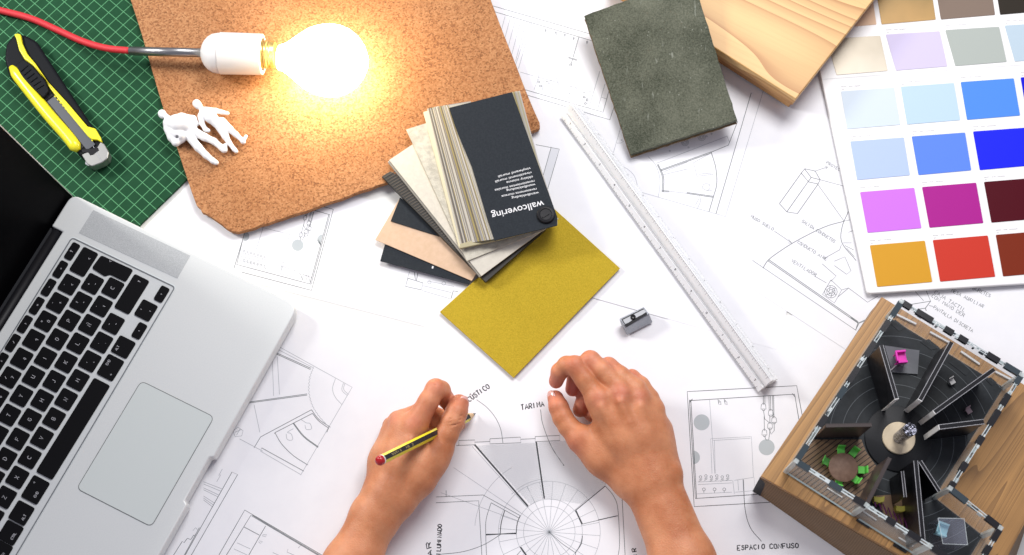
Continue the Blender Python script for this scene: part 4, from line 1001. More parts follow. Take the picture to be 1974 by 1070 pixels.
# corner table: (column 0 quad), step to the next column (px), colours
R0 = [qz([(40, -100), (420, -125), (463, 168), (90, 200)], 1), (407 / 3.568, -30 / 3.568)]
goldm = noise_mat('gold_paint', lin(125, 102, 50), lin(170, 132, 72), 7, .4, 0, metal=.2)
silv = noise_mat('champagne_paint', lin(170, 160, 140), lin(195, 186, 168), 8, .4, 0, metal=.2)
table = [
 (qz([(40, -100), (420, -125), (463, 168), (90, 200)], 1), (408, -33), [('peach', lin(235, 200, 168), None), ('gold', None, goldm), ('taupe', lin(142, 124, 110), None), ('very dark brown', lin(52, 46, 38), None)]),
 (qz([(118, 268), (488, 245), (541, 487), (188, 516)], 1), (409, -31), [('champagne', None, silv), ('lilac', lin(226, 216, 245), None), ('grey green', lin(188, 196, 188), None), ('pale blue', lin(200, 220, 232), None)]),
 (qz([(218, 628), (583, 602), (627, 858), (262, 888)], 1), (412, -32), [('icy white blue', lin(228, 241, 251), None), ('light sky blue', lin(203, 230, 250), None), ('cornflower blue', lin(88, 152, 248), None), ('deep blue', lin(20, 20, 225), None)]),
 (qz([(283, 972), (650, 945), (693, 1205), (330, 1238)], 1), (422, -34), [('baby blue', lin(196, 216, 252), None), ('soft blue', lin(102, 146, 250), None), ('vivid ultramarine', lin(28, 40, 248), None), ('navy', lin(20, 30, 150), None)]),
 (qz([(350, 322), (722, 292), (772, 570), (402, 602)], 0), (426, -35), [('orchid pink', lin(224, 128, 252), None), ('magenta purple', lin(184, 36, 152), None), ('dark maroon', lin(84, 0, 22), None), ('dark violet', lin(60, 10, 60), None)]),
 (qz([(417, 688), (795, 656), (847, 940), (468, 974)], 0), (433, -36), [('ochre yellow', lin(230, 168, 48), None), ('tomato red', lin(218, 64, 48), None), ('rust brown', lin(134, 48, 24), None), ('brown', lin(100, 50, 30), None)]),
]
tm = mat('tiny_print', (.35, .35, .36), .7)
for ri, (q, st, cs) in enumerate(table):
    for ci, (nm_, c, mm_) in enumerate(cs):
        px = [(x + ci * st[0] / 3.568, y + ci * st[1] / 3.568) for x, y in q]
        if ri == 0 and ci == 0: pass
        sw(px, c or (1, 1, 1), label=nm_ + ' paint swatch', nm=mm_)
        if ri > 0:
            a = Vector(px[0]); t = (Vector(px[1]) - a).normalized(); u = Vector((t.y, -t.x))
            rnd = random.Random(ri * 7 + ci); ln = []
            for (s0, s1, h, up) in ((1, 11, 2.2, 8.5), (16, 23, 1.3, 8.2), (27, 27 + rnd.uniform(10, 18), 1.3, 8.0), (2, 6, 1.8, 3.6)):
                s = s0
                while s < s1:
                    e_ = s + rnd.uniform(1.0, 2.0); p = a + t * s + u * up; q2_ = a + t * min(e_, s1) + u * (up + rnd.uniform(-.3, .3)); ln.append([P(p.x, p.y, CZ), P(q2_.x, q2_.y, CZ)]); s = e_ + .6
            V, F = ribbons_vf(ln[:99], lambda x, y: (CZ + .06) * MM, .55); mesh('swatch_caption', V, F, tm, ch)
V, F = ribbons_vf([[P(1587, 153, CZ), P(1974, 125, CZ)]], lambda x, y: (CZ + .05) * MM, .6); mesh('fold_line', V, F, mat('fold', (.62, .62, .61), .6), ch)

# ================================================================ TRIANGULAR SCALE RULER
rul = empty('scale_ruler', P(1280, 480, 3), 'long white triangular scale ruler lying diagonally across the drawings', 'ruler')
rm = mat('ruler_plastic', (.88, .89, .89), .3, Subsurface_Weight=.5, Subsurface_Radius=(.004, .004, .004))
RA, RB = P(1086, 222, 3), P(1468, 752, 3)
rx = (RB - RA).normalized(); rn = Vector((-rx.y, rx.x, 0))
if rn.x < 0: rn = -rn       # towards the upper right of the photo
sd = 22.0; hgt = sd * math.sqrt(3) / 2
base = [(0, 0), (sd, 0), (sd / 2, hgt)]
def sect():
    """triangular star section with a shallow groove along each face"""
    out = []
    for i in range(3):
        a = Vector(base[i]); b_ = Vector(base[(i + 1) % 3]); t = (b_ - a).normalized(); inn = Vector((-t.y, t.x)); L_ = (b_ - a).length
        out += [a + t * .9 + inn * 0, a + t * 8.4, a + t * 9.2 + inn * 2.4, a + t * (L_ - 9.2) + inn * 2.4, b_ - t * 8.4, b_ - t * .9]
    return out
S_ = sect()
o0 = RA - rn * .004
L_ = (RB - RA).length
rings = []
for d in (0, L_): rings.append([o0 + rx * d + rn * p.x * MM + Vector((0, 0, 1)) * (p.y) * MM for p in S_])
v, f = loft(rings); body_r = mesh('ruler_body', v, f, rm, rul, bevel=.3)
tickm = mat('ruler_print', (.10, .10, .12), .5); lns = []
def face_pt(face, s, d):
    """s mm along, d mm up the slope of the face from its lower edge"""
    if face == 0: x_, y_ = d * .5, d * math.sin(math.radians(60)); off = Vector((-math.sin(math.radians(60)), .5))
    else: x_, y_ = sd - d * .5, d * math.sin(math.radians(60)); off = Vector((math.sin(math.radians(60)), .5))
    x_ += off.x * .08; y_ += off.y * .08
    return o0 + rx * s * MM + rn * x_ * MM + Vector((0, 0, 1)) * y_ * MM
def tick(face, s, d0_, d1_, wd=.22):
    a, b_, c, d = face_pt(face, s - wd / 2, d0_), face_pt(face, s + wd / 2, d0_), face_pt(face, s + wd / 2, d1_), face_pt(face, s - wd / 2, d1_)
    n = len(TV); TV.extend([a, b_, c, d]); TF.append([n, n + 1, n + 2, n + 3])
TV, TF = [], []
Lm = L_ * 1000
for face in (0, 1):
    for s in np.arange(6, Lm - 4, 2.5):
        k = round((s - 6) / 2.5)
        tick(face, s, 1.3, 4.2 if k % 4 == 0 else (3.0 if k % 2 == 0 else 2.2), .2)
        tick(face, s, sd - 1.6, sd - 4.4 if k % 4 == 0 else sd - 3, .2)
for (d_, fc) in ((1.25, 0), (sd - 1.4, 0), (sd - 1.4, 1), (9.2, 0), (9.2, 1)):
    a, b_, c, d = face_pt(fc, 3, d_), face_pt(fc, Lm - 3, d_), face_pt(fc, Lm - 3, d_ + .25), face_pt(fc, 3, d_ + .25); n = len(TV); TV += [a, b_, c, d]; TF.append([n, n + 1, n + 2, n + 3])
for face in (0, 1):
    for i, s in enumerate(np.arange(12, Lm - 8, 24.0)):
        for st in GL[str((i + 1) % 10)]:
            pts = [(x, y) for x, y in st]
            for (x0, y0), (x1, y1) in zip(pts, pts[1:]):
                if face == 0: A_, B_ = face_pt(face, s + x0 * .32, 5 + y0 * .4), face_pt(face, s + x1 * .32, 5 + y1 * .4)
                else: A_, B_ = face_pt(face, s - x0 * .32, 5 + y0 * .4), face_pt(face, s - x1 * .32, 5 + y1 * .4)
                t = (B_ - A_).normalized(); w_ = (face_pt(face, s, 6) - face_pt(face, s, 5)).normalized(); nf = t.cross(rx.cross(w_)).normalized() * .00022
                n = len(TV); TV += [A_ - nf, B_ - nf, B_ + nf, A_ + nf]; TF.append([n, n + 1, n + 2, n + 3])
mesh('printed_scale', TV, TF, tickm, body_r)

# ================================================================ PENCIL SHARPENER
shz = lambda pts: Z(1140, 440, 3.148, pts)
shp = empty('pencil_sharpener', P(1226, 620, 2.5), 'small grey metal pencil sharpener between yellow card and ruler', 'sharpener')
mg = noise_mat('cast_metal', (.30, .32, .35), (.36, .38, .41), 500, .38, .1, metal=.8)
top = [P(x, y, 13) for x, y in shz([(168, 550), (318, 476), (352, 522), (206, 604)])]
botq = [P(x, y, 2.6) for x, y in shz([(178, 582), (322, 508), (374, 572), (216, 652)])]
nq = len(top)
v, f = prism_vf(top, botq); sb = mesh('body', v, f, mg, shp, bevel=.8, seg=3)
prism('blade_recess', shz([(180, 552), (316, 484), (338, 514), (206, 592)]), 12.5, 13.15, mat('dark_recess', (.02, .02, .022), .5), shp)
bld = prism('blade', shz([(190, 556), (318, 492), (334, 508), (258, 560), (205, 582)]), 13.2, 13.8, mat('sharpener_blade', (.22, .225, .235), .4, .8), shp, bevel=.1)
prism('pencil_slot', shz([(262, 548), (336, 510), (340, 522), (215, 600), (200, 590)]), 13.85, 14.0, M['black'], shp)
lathe('screw', P(*shz([(253, 540)])[0], 13.8), Vector((0, 0, 1)), [(0, 2.3), (1.0, 2.3), (1.3, 1.6), (.9, .3)], mat('dark_screw', (.03, .03, .03), .3, .8), shp, 18)
# ================================================================ ARCHITECTURAL MODEL ON ITS WOODEN BASE
mz = lambda *pts: [(1440 + x / 2.097, 560 + y / 2.097) for x, y in pts]
BT, FLZ, WT = 48.0, 49.2, 93.0
oang = quad_frame(P(1467, 918, BT), P(1700, 572, BT))
oak = wood_mat('oak_veneer', (.48, .255, .085), (.27, .14, .048), (.17, .085, .03), oang, scale=90, along=3, distort=5, ringscale=.8, rough=.42, fine=.9, contour=34)
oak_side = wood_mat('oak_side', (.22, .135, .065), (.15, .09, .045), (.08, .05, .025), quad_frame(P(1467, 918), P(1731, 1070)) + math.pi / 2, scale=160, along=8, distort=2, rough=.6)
oak_dark = wood_mat('striped_floor_wood', (.26, .16, .085), (.17, .10, .05), (.10, .06, .03), quad_frame(P(0, 100), P(100, 30)), scale=260, along=5, distort=.6, ringscale=1.0, rough=.5)
mc_ = P(1720, 880, BT)
mdl = empty('architectural_model', (mc_.x, mc_.y, .003), 'clear and black architectural model on a thick oak base with tiny coloured furniture', 'scale model')
btop = [(1467, 918), (1700, 572), (2079, 806), (1897, 1163)]
prism('base_board', btop, 42.5, BT, oak, mdl, bevel=.5)
T_ = [P(x, y, 41.5) for x, y in [(1466, 922), (1699, 576), (2074, 808), (1893, 1166)]]
B_ = [P(1452, 946, 3.2)] + [Vector((p.x, p.y, .0032)) for p in T_[1:3]] + [P(1897, 1258, 3.2)]
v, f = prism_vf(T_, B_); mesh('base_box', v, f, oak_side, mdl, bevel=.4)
T2 = [P(x, y, 42.6) for x, y in [(1471, 919), (1702, 578), (2068, 806), (1893, 1158)]]
v, f = prism_vf(T2, [Vector((p.x, p.y, .040)) for p in T2]); mesh('shadow_gap', v, f, M['black'], mdl)
cq = [P(1464.5, 921, 40), P(1477, 929, 40), P(1466, 955, 4), P(1451, 946, 4)]
nrm_ = (cq[1] - cq[0]).cross(cq[3] - cq[0]).normalized()
if nrm_.dot(CAM - cq[0]) < 0: nrm_ = -nrm_
slab('corner_block', [p + nrm_ * .0006 for p in cq], 1.5, M['black'], mdl)

def off(px, k):                                  # px outline seen at wall-top height -> same spot at floor height
    out = []
    for x, y in px:
        p = P(x, y, WT); out.append(Vector((p.x, p.y, k * MM)))
    return out
TLt, TRt, R2t, R3t, R4t, B1t = mz((625, 45), (1110, 340), (822, 800), (1025, 960), (930, 1120), (880, 1128))
L2t = mz((200, 690))[0]
outline = [TLt, TRt, R2t, R3t, R4t, B1t, L2t]
flm = noise_mat('black_floor', (.014, .017, .019), (.026, .031, .035), 60, .5, .05, spec=.3)
top_ = off(outline, FLZ); v, f = prism_vf(top_, [Vector((p.x, p.y, BT * MM)) for p in top_])
flo = mesh('black_floor', v, f, flm, mdl)
dc = P(*mz((612, 598))[0], 51)                   # disc centre
# grooves, clipped to the floor outline
poly = [(p.x, p.y) for p in top_]
def inside(x, y, pl=poly):
    c = False
    for i in range(len(pl)):
        (x0, y0), (x1, y1) = pl[i - 1], pl[i]
        if (y0 > y) != (y1 > y) and x < (x1 - x0) * (y - y0) / (y1 - y0) + x0: c = not c
    return c
wf = mz((248, 603), (462, 603), (480, 650), (525, 715), (430, 912), (162, 733))
wfp = [P(x, y, FLZ) for x, y in wf]; wfl = [(p.x, p.y) for p in wfp]
arcs = []
for r in (36, 46, 56, 66, 77, 88, 99, 111):
    cur = []
    for a in range(0, 362, 2):
        p = Vector((dc.x + r * MM * math.cos(math.radians(a)), dc.y + r * MM * math.sin(math.radians(a)), 0))
        if inside(p.x, p.y) and not inside(p.x, p.y, wfl): cur.append(p)
        else:
            if len(cur) > 1: arcs.append(cur)
            cur = []
    if len(cur) > 1: arcs.append(cur)
V, F = ribbons_vf(arcs, lambda x, y: (FLZ + .05) * MM, .42); mesh('engraved_rings', V, F, mat('engraved_line', (.11, .125, .135), .5), flo)
v, f = prism_vf(wfp, [Vector((p.x, p.y, (BT + .2) * MM)) for p in wfp]); v = [p + Vector((0, 0, .0004)) for p in v]; mesh('wooden_floor', v, f, oak_dark, mdl)
ln_ = [[P(x, y, FLZ + .4) for x, y in l] for l in hatch(wf, math.radians(-37), 8.2)]
V, F = ribbons_vf(ln_, lambda x, y: (FLZ + .46) * MM, .75); mesh('floor_boards', V, F, mat('board_gap', (.025, .014, .008), .6), mdl)
wf3 = [P(x, y, FLZ + .3) for x, y in mz((436, 915), (486, 868), (560, 915), (860, 1108), (740, 1100))]
v, f = prism_vf(wf3, [p - Vector((0, 0, .001)) for p in wf3]); mesh('wooden_floor', v, f, oak_dark, mdl)
wf2 = [P(x, y, FLZ + .3) for x, y in mz((520, 830), (628, 822), (650, 960), (560, 920))]
v, f = prism_vf(wf2, [p - Vector((0, 0, .001)) for p in wf2]); mesh('wooden_floor', v, f, oak_dark, mdl)
lathe('stage_disc', Vector((dc.x, dc.y, FLZ * MM)), Vector((0, 0, 1)), [(0, 27.5), (1.6, 27.5), (1.9, 27)], mat('stage_black', (.014, .015, .017), .5, spec=.25), mdl, 64)
birch = noise_mat('birch_ply', (.66, .54, .36), (.74, .62, .44), 120, .55, .1)
lathe('wooden_disc', Vector((dc.x, dc.y, 51.1 * MM)), Vector((0, 0, 1)), [(0, 13.4), (1.8, 13.4), (2.2, 13.0)], birch, mdl, 48)
polem = noise_mat('perforated_foil', (.02, .02, .025), (.45, .46, .55), 480, .25, .4, metal=.8, lo=.44, hi=.56)
pole = lathe('column', Vector((dc.x, dc.y, 53 * MM)), Vector((0, 0, 1)), [(0, 5.0), (34, 5.4), (34.5, 5.0)], polem, mdl, 28)
# clear walls
acr = mat('clear_acrylic', (.80, .90, .90), .12, spec=.25); acr.node_tree.nodes['Principled BSDF'].inputs['Alpha'].default_value = .13
acr_e = mat('acrylic_edge_shine', (.75, .82, .82), .15, spec=.8); acr_e.node_tree.nodes['Principled BSDF'].inputs['Alpha'].default_value = .75
tabk = mat('black_tab', (.012, .012, .014), .25)
tabg = mat('glossy_joint_glint', (.06, .08, .09), .1, .3)
tabw = mat('frosted_strip_glint', (.30, .36, .36), .25)
def cwall(a, b, zl=BT + .3, zh=WT, wd=2.6, tabs=True, rim=.55, rnd=random.Random(1), dens=1.0):
    A, B = P(*a, WT), P(*b, WT)
    v, f = bar_vf(A, B, wd, zl, zh - .4); wlo = mesh('acrylic_wall', v, f, acr, mdl)
    for s in (-1, 1):                            # pale rim lines, edge reflections put in as colour
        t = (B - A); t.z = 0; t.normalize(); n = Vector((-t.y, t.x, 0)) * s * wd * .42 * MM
        v, f = bar_vf(A + n, B + n, rim, zh - .5, zh + .12); mesh('painted_rim_shine', v, f, acr_e, wlo)
    if tabs:
        t = (B - A); t.z = 0; Lw = t.length * 1000; t.normalize(); s = 1.0
        while s < Lw - 6:
            ln = min(rnd.choice([8, 11, 15]), Lw - s - .5)
            v, f = bar_vf(A + t * s * MM, A + t * (s + ln) * MM, wd + 2.4, zh - 3.2, zh + .3); mesh('joint_tab', v, f, rnd.choice([tabk, tabk, tabg]), wlo, bevel=.15)
            s += ln + rnd.choice([5, 11, 18])
        parts = {0: [], 1: [], 2: []}; s = .6  # loose pale and dark chips imitate small reflections along the wall top
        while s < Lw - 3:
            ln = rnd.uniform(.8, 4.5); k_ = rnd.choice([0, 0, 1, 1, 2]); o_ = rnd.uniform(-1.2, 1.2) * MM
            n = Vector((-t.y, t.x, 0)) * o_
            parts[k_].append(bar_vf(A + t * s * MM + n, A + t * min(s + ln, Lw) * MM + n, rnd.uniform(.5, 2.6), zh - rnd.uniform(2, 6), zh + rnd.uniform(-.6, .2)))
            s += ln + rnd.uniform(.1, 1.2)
        for k_, (nm_, m_) in enumerate((('painted_glint', tabw), ('painted_dark_glint', tabg), ('painted_glint', acr_e))):
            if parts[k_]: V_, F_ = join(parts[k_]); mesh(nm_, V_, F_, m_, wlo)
    return wlo
rw = random.Random(4)
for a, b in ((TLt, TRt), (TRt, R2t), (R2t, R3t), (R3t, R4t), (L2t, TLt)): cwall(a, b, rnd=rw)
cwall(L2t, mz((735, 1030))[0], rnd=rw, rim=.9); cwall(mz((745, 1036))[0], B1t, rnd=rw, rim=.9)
frost = mat('frosted_edge', (.66, .72, .70), .35, spec=.6); frost.node_tree.nodes['Principled BSDF'].inputs['Alpha'].default_value = .55
for q in (L2t, mz((484, 868))[0], R2t, R3t, TLt, TRt, mz((738, 1032))[0]):
    p = P(*q, WT); t = Vector((math.cos(oang), math.sin(oang), 0)) * .0019
    v, f = bar_vf(p - t, p + t, 3.8, BT + .1, WT + .6); mesh('corner_post', v, f, frost, mdl, bevel=.3)
# low dark-framed strip along the near wall base
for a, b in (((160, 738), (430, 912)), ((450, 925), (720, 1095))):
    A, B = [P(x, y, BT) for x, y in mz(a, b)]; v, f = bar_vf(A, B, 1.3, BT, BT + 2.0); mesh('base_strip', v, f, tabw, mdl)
for q in (((300, 832), (322, 800), (382, 838), (358, 870)), ((440, 930), (468, 895), (520, 930), (492, 962)), ((590, 1030), (610, 1000), (668, 1035), (640, 1062))):
    prism('entrance_hatch', mz(*q), BT, BT + 1.2, tabk, mdl)
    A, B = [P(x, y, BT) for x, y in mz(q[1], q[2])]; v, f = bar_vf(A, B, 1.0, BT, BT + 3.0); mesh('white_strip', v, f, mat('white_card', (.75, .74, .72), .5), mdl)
wcard = mat('white_foam_and_reflection', (.72, .71, .69), .6)
for a, b in (((600, 98), (682, 138)), ((738, 170), (822, 216)), ((862, 248), (938, 300)), ((1002, 330), (1070, 365))):  # white bars standing in for reflections on the far wall
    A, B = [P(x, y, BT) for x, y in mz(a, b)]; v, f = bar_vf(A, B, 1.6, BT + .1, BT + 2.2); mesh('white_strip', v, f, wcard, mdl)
for q in (((700, 208), (735, 196), (780, 232), (745, 240)), ((815, 290), (845, 282), (905, 325), (885, 345)), ((575, 130), (600, 118), (640, 150), (615, 165)), ((965, 360), (985, 350), (1010, 372), (990, 385))):
    prism('black_notch', mz(*q), BT + .1, BT + 1.6, flm, mdl)
# partitions (top edges traced, walls go straight down)
pk = mat('partition_black', (.006, .006, .008), .3, spec=.35); pb = mat('partition_brown', (.045, .032, .03), .35)
def fin(a, b, wd, m, zh=WT, cap=None):
    A, B = P(*mz(a)[0], zh), P(*mz(b)[0], zh)
    v, f = bar_vf(A, B, wd, FLZ, zh); o = mesh('partition', v, f, m, mdl, bevel=.2)
    t = (B - A); t.z = 0; t.normalize()
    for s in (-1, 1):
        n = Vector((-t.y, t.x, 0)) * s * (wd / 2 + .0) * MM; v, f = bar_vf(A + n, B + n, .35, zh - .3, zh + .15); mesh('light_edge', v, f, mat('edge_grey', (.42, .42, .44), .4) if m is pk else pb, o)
    if cap: v, f = bar_vf(B, B + t * .0006, wd + .4, FLZ, zh + .1); mesh('white_end', v, f, wcard, o)
    return o
fin((543, 222), (605, 437), 3.0, pk, cap=True)
fin((828, 208), (700, 442), 3.4, pk, cap=True)
fin((1000, 318), (758, 492), 3.4, pk, cap=True)
fin((958, 530), (778, 552), 3.6, pk, cap=True)
fin((318, 546), (505, 543), 2.6, pb)
fin((487, 858), (578, 676), 2.8, pb)
fin((712, 1008), (682, 688), 3.2, pk)
fin((778, 812), (700, 690), 2.6, pk)
fin((640, 835), (628, 730), 2.0, pk, zh=86)
# furniture
brown = noise_mat('brown_table', (.15, .085, .055), (.20, .12, .08), 260, .6, .2)
tc_ = P(*mz((390, 715))[0], FLZ + 12)
lathe('round_table', Vector((tc_.x, tc_.y, FLZ * MM)), Vector((0, 0, 1)), [(0, 4), (1, 4), (1.2, 1.5), (10, 1.5), (10.2, 11.8), (12, 11.8), (12.3, 11.4)], brown, mdl, 40)
def seat(p, ang_, s, m, nm, arms=False):
    """tiny chair: seat, bent back and side legs in one piece"""
    c, sn = math.cos(ang_), math.sin(ang_)
    def W(x, y, z_): return Vector((p.x + (x * c - y * sn) * s * MM, p.y + (x * sn + y * c) * s * MM, p.z + z_ * s * MM))
    parts = []
    def bx(x0, x1, y0, y1, z0_, z1_, lean=0):
        t = [W(x0 + lean, y0, z1_), W(x1 + lean, y0, z1_), W(x1 + lean, y1, z1_), W(x0 + lean, y1, z1_)]; b_ = [W(x0, y0, z0_), W(x1, y0, z0_), W(x1, y1, z0_), W(x0, y1, z0_)]
        parts.append(prism_vf(t, b_))
    bx(-2.5, 2.5, -2.6, 2.6, 4.2, 5); bx(2.0, 2.8, -2.6, 2.6, 4.6, 9.5, .9)
    for x0 in (-2.4, 1.7):
        for y0 in (-2.5, 1.9): bx(x0, x0 + .6, y0, y0 + .6, 0, 4.3)
    if arms:
        for y0 in (-3.2, 2.2): bx(-2.2, 2.4, y0, y0 + 1, 4, 7.2)
    v, f = join(parts); return mesh(nm, v, f, m, mdl, bevel=.2)
gr = mat('green_plastic', (.13, .62, .08), .35)
for x, y in ((380, 650), (430, 656), (323, 692), (463, 726), (436, 762), (372, 772)):
    p = P(*mz((x, y))[0], FLZ + 5); p.z = FLZ * MM; seat(p, math.atan2(p.y - tc_.y, p.x - tc_.x), 1.15, gr, 'green_chair')
fr = mat('frosted_plate', (.25, .26, .28), .35); fr.node_tree.nodes['Principled BSDF'].inputs['Alpha'].default_value = .6
prism('frosted_plate', mz((556, 222), (697, 242), (690, 338), (588, 330)), FLZ + 1, FLZ + 2, fr, mdl)
pk_m = mat('magenta_plastic', (.80, .02, .48), .4)
p = P(*mz((618, 276))[0], FLZ + 6); p.z = (FLZ + 2) * MM; seat(p, math.radians(185), 1.7, pk_m, 'pink_armchair', arms=True)
v, f = bar_vf(P(*mz((610, 295))[0], FLZ + 2), P(*mz((582, 322))[0], FLZ + 2), .9, FLZ + 2, FLZ + 3); mesh('thin_stick', v, f, wcard, mdl)
yl = mat('olive_yellow', (.42, .38, .05), .5)
for x, y in ((623, 880), (535, 843)):
    prism('yellow_stool', rounded(mz((x - 22, y - 12), (x - 8, y - 8), (x + 8, y - 8), (x + 22, y - 12), (x + 20, y + 10), (x, y + 16), (x - 20, y + 10)), 1.5), FLZ, FLZ + 7, yl, mdl, bevel=.4)
vio = mat('violet_wire', (.12, .015, .10), .3); pts = []
for i in range(15):
    pts.append(P(*mz((512 + i * 10.5, 856 + i * 7.2 + (11 if i % 2 else -11)))[0], FLZ + 5 + 4 * (i % 2)))
tube('violet_zigzag', pts, .7, vio, mdl, 8)
pts = [P(*mz((518 + i * 10.5, 850 + i * 7.2 + (-9 if i % 2 else 12)))[0], FLZ + 3 + 4 * ((i + 1) % 2)) for i in range(15)]
tube('violet_zigzag', pts, .6, vio, mdl, 8)
lb_m = mat('light_blue_plastic', (.38, .70, .78), .4)
p = P(*mz((785, 970))[0], FLZ + 6); p.z = (FLZ + 1) * MM; seat(p, math.radians(160), 1.7, lb_m, 'blue_armchair', arms=True)
gb = mat('clear_box', (.6, .62, .75), .05, spec=.6); gb.node_tree.nodes['Principled BSDF'].inputs['Alpha'].default_value = .16
prism('clear_display_box', mz((772, 920), (878, 922), (892, 1028), (792, 1024)), FLZ, 80, gb, mdl, bevel=.3)
bxe = [P(x, y, 80.1) for x, y in mz((772, 920), (878, 922), (892, 1028), (792, 1024))]; bxe.append(bxe[0])
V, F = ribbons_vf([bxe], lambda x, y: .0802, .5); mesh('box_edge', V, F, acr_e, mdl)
for (x, y, m_) in ((825, 372, wcard), (892, 490, mat('rose_piece', (.35, .25, .28), .4))):
    p = P(*mz((x, y))[0], FLZ + 1); p.z = FLZ * MM; seat(p, math.radians(120), .9, m_, 'tiny_lounge_chair')
# ================================================================ PERSON: TWO FOREARMS AND HANDS
skn = mat('skin', (.62, .30, .17), .45, spec=.35, Subsurface_Weight=.22, Subsurface_Scale=.006)
skn.node_tree.nodes['Principled BSDF'].inputs['Subsurface Radius'].default_value = (1, .35, .2)
nt, b, N, L = nodes(skn)
tc = N('ShaderNodeTexCoord')
n1 = N('ShaderNodeTexNoise', Scale=38, Detail=5, Roughness=.6); L(tc.outputs['Object'], n1.inputs['Vector'])
cr = N('ShaderNodeValToRGB'); e = cr.color_ramp.elements; e[0].position = .3; e[0].color = (.46, .155, .062, 1); e[1].position = .68; e[1].color = (.66, .285, .14, 1); L(n1.outputs['Fac'], cr.inputs[0])
at_n = N('ShaderNodeAttribute'); at_n.attribute_name = 'flush'
mx = N('ShaderNodeMix', data_type='RGBA'); mx.inputs[7].default_value = (.64, .17, .14, 1); L(at_n.outputs['Fac'], mx.inputs[0]); L(cr.outputs[0], mx.inputs[6]); L(mx.outputs[2], b.inputs['Base Color'])
n2 = N('ShaderNodeTexNoise', Scale=520, Detail=6, Roughness=.7); L(tc.outputs['Object'], n2.inputs['Vector'])
v1 = N('ShaderNodeTexVoronoi', Scale=480); v1.feature = 'DISTANCE_TO_EDGE'; L(tc.outputs['Object'], v1.inputs['Vector'])
ad = N('ShaderNodeMath', operation='ADD'); L(n2.outputs['Fac'], ad.inputs[0]); L(v1.outputs['Distance'], ad.inputs[1])
bp = N('ShaderNodeBump', Strength=.4, Distance=.0006); L(ad.outputs[0], bp.inputs['Height']); L(bp.outputs[0], b.inputs['Normal'])
nail = mat('nail', (.72, .40, .36), .22, spec=.6)
per = empty('person', P(1020, 1090, 2), 'person showing two bare forearms, one hand writing, the other resting half closed', 'person')
def ch_(pts): return [(J(*a[:3]), J(*b[:3]), a[3], b[3]) for a, b in zip(pts, pts[1:])]
def slim(p): return ch_([(x, y, z_, r * (.95 if 0 < i < len(p) - 1 else .97)) for i, (x, y, z_, r) in enumerate(p)])
# --- resting hand (photo right)
arm = (ch_([(1246, 935, 27, 18.5), (1299, 1080, 29, 17.5), (1352, 1230, 34, 20)]) + ch_([(1266, 925, 27, 18.5), (1333, 1075, 28, 17.5), (1400, 1230, 32, 20)])
     + ch_([(1238, 930, 28, 17), (1200, 850, 37, 13), (1152, 772, 45, 10.6)]) + ch_([(1250, 920, 29, 17), (1220, 840, 40, 12.5), (1196, 760, 48, 10.4)])
     + ch_([(1262, 915, 28, 17), (1246, 840, 38, 12), (1232, 768, 45, 10)]) + ch_([(1268, 912, 25, 16), (1262, 850, 32, 12), (1259, 790, 37, 9.4)])
     + ch_([(1276, 900, 20, 12.5), (1270, 830, 22, 11.5)])
     + ch_([(1205, 925, 22, 13), (1160, 885, 22, 12.2), (1122, 848, 24, 10.8)]) + ch_([(1170, 880, 26, 10), (1165, 830, 30, 10)]))
veins = []
web = ch_([(1150, 850, 27, 8), (1140, 835, 26, 7)])
thumb = ch_([(1150, 872, 23, 11), (1118, 845, 24, 10.3), (1096, 822, 24, 8.8), (1085, 805, 24, 8.6), (1077, 785, 24, 8.3), (1071, 768, 22, 7.0)])
f_i = slim([(1160, 790, 44, 10.2), (1150, 764, 46, 10.2), (1128, 732, 49, 8.9), (1108, 705, 50, 8.9), (1092, 704, 46, 8.0), (1079, 716, 40, 7.6), (1072, 735, 31, 6.4)])
f_m = slim([(1198, 770, 46, 10), (1190, 745, 49, 9.6), (1160, 714, 51, 8.7), (1138, 695, 49, 8.8), (1122, 705, 38, 7.8), (1110, 722, 28, 7.6), (1104, 750, 20, 6.6)])
f_r = slim([(1234, 775, 44, 10), (1226, 750, 46, 9.2), (1196, 724, 47, 8.3), (1173, 707, 45, 8.4), (1152, 722, 32, 7.5), (1134, 745, 22, 7.3), (1118, 790, 14, 6.6)])
f_p = slim([(1260, 790, 37, 9.2), (1252, 768, 38, 8.4), (1236, 742, 38, 7.3), (1218, 728, 36, 7.3), (1198, 738, 26, 6.6), (1172, 756, 18, 6.4), (1140, 800, 12, 6.2)])
kn_ = lambda x, y, z_, r: (J(x, y, z_), J(x + 1, y + 1, z_), r, r)
bumps = [(6, 5, [kn_(1197, 757, 53.5, 7), kn_(1154, 765, 50.5, 7), kn_(1233, 765, 49.5, 6.5), kn_(1260, 786, 41, 6), kn_(1292, 912, 34, 9)])]
tend = [(2.5, 7, ch_([(1197, 775, 58.8, 2.0), (1212, 815, 53.6, 2.0), (1228, 860, 48, 1.6)])), (2.5, 7, ch_([(1235, 785, 54.8, 2.0), (1246, 830, 49, 2.0), (1256, 870, 44.5, 1.6)])), (2.5, 7, ch_([(1160, 785, 54.5, 1.6), (1186, 830, 49, 1.5)]))]
dents = []
def creases(p, q, n, r=.5):
    """short shallow skin folds across a joint, between two photo points with heights"""
    a, b_ = J(*p), J(*q)
    for i in range(n): dents.append((a + (b_ - a) * 0, b_, r, .8))
def fold(p, q, r=.45): dents.append((J(*p), J(*q), r, .9))
fold((1064, 793, 33.2), (1082, 806, 33.2)); fold((1067, 800, 33.5), (1084, 812, 33.6)); fold((1070, 808, 33.2), (1086, 817, 33.4))
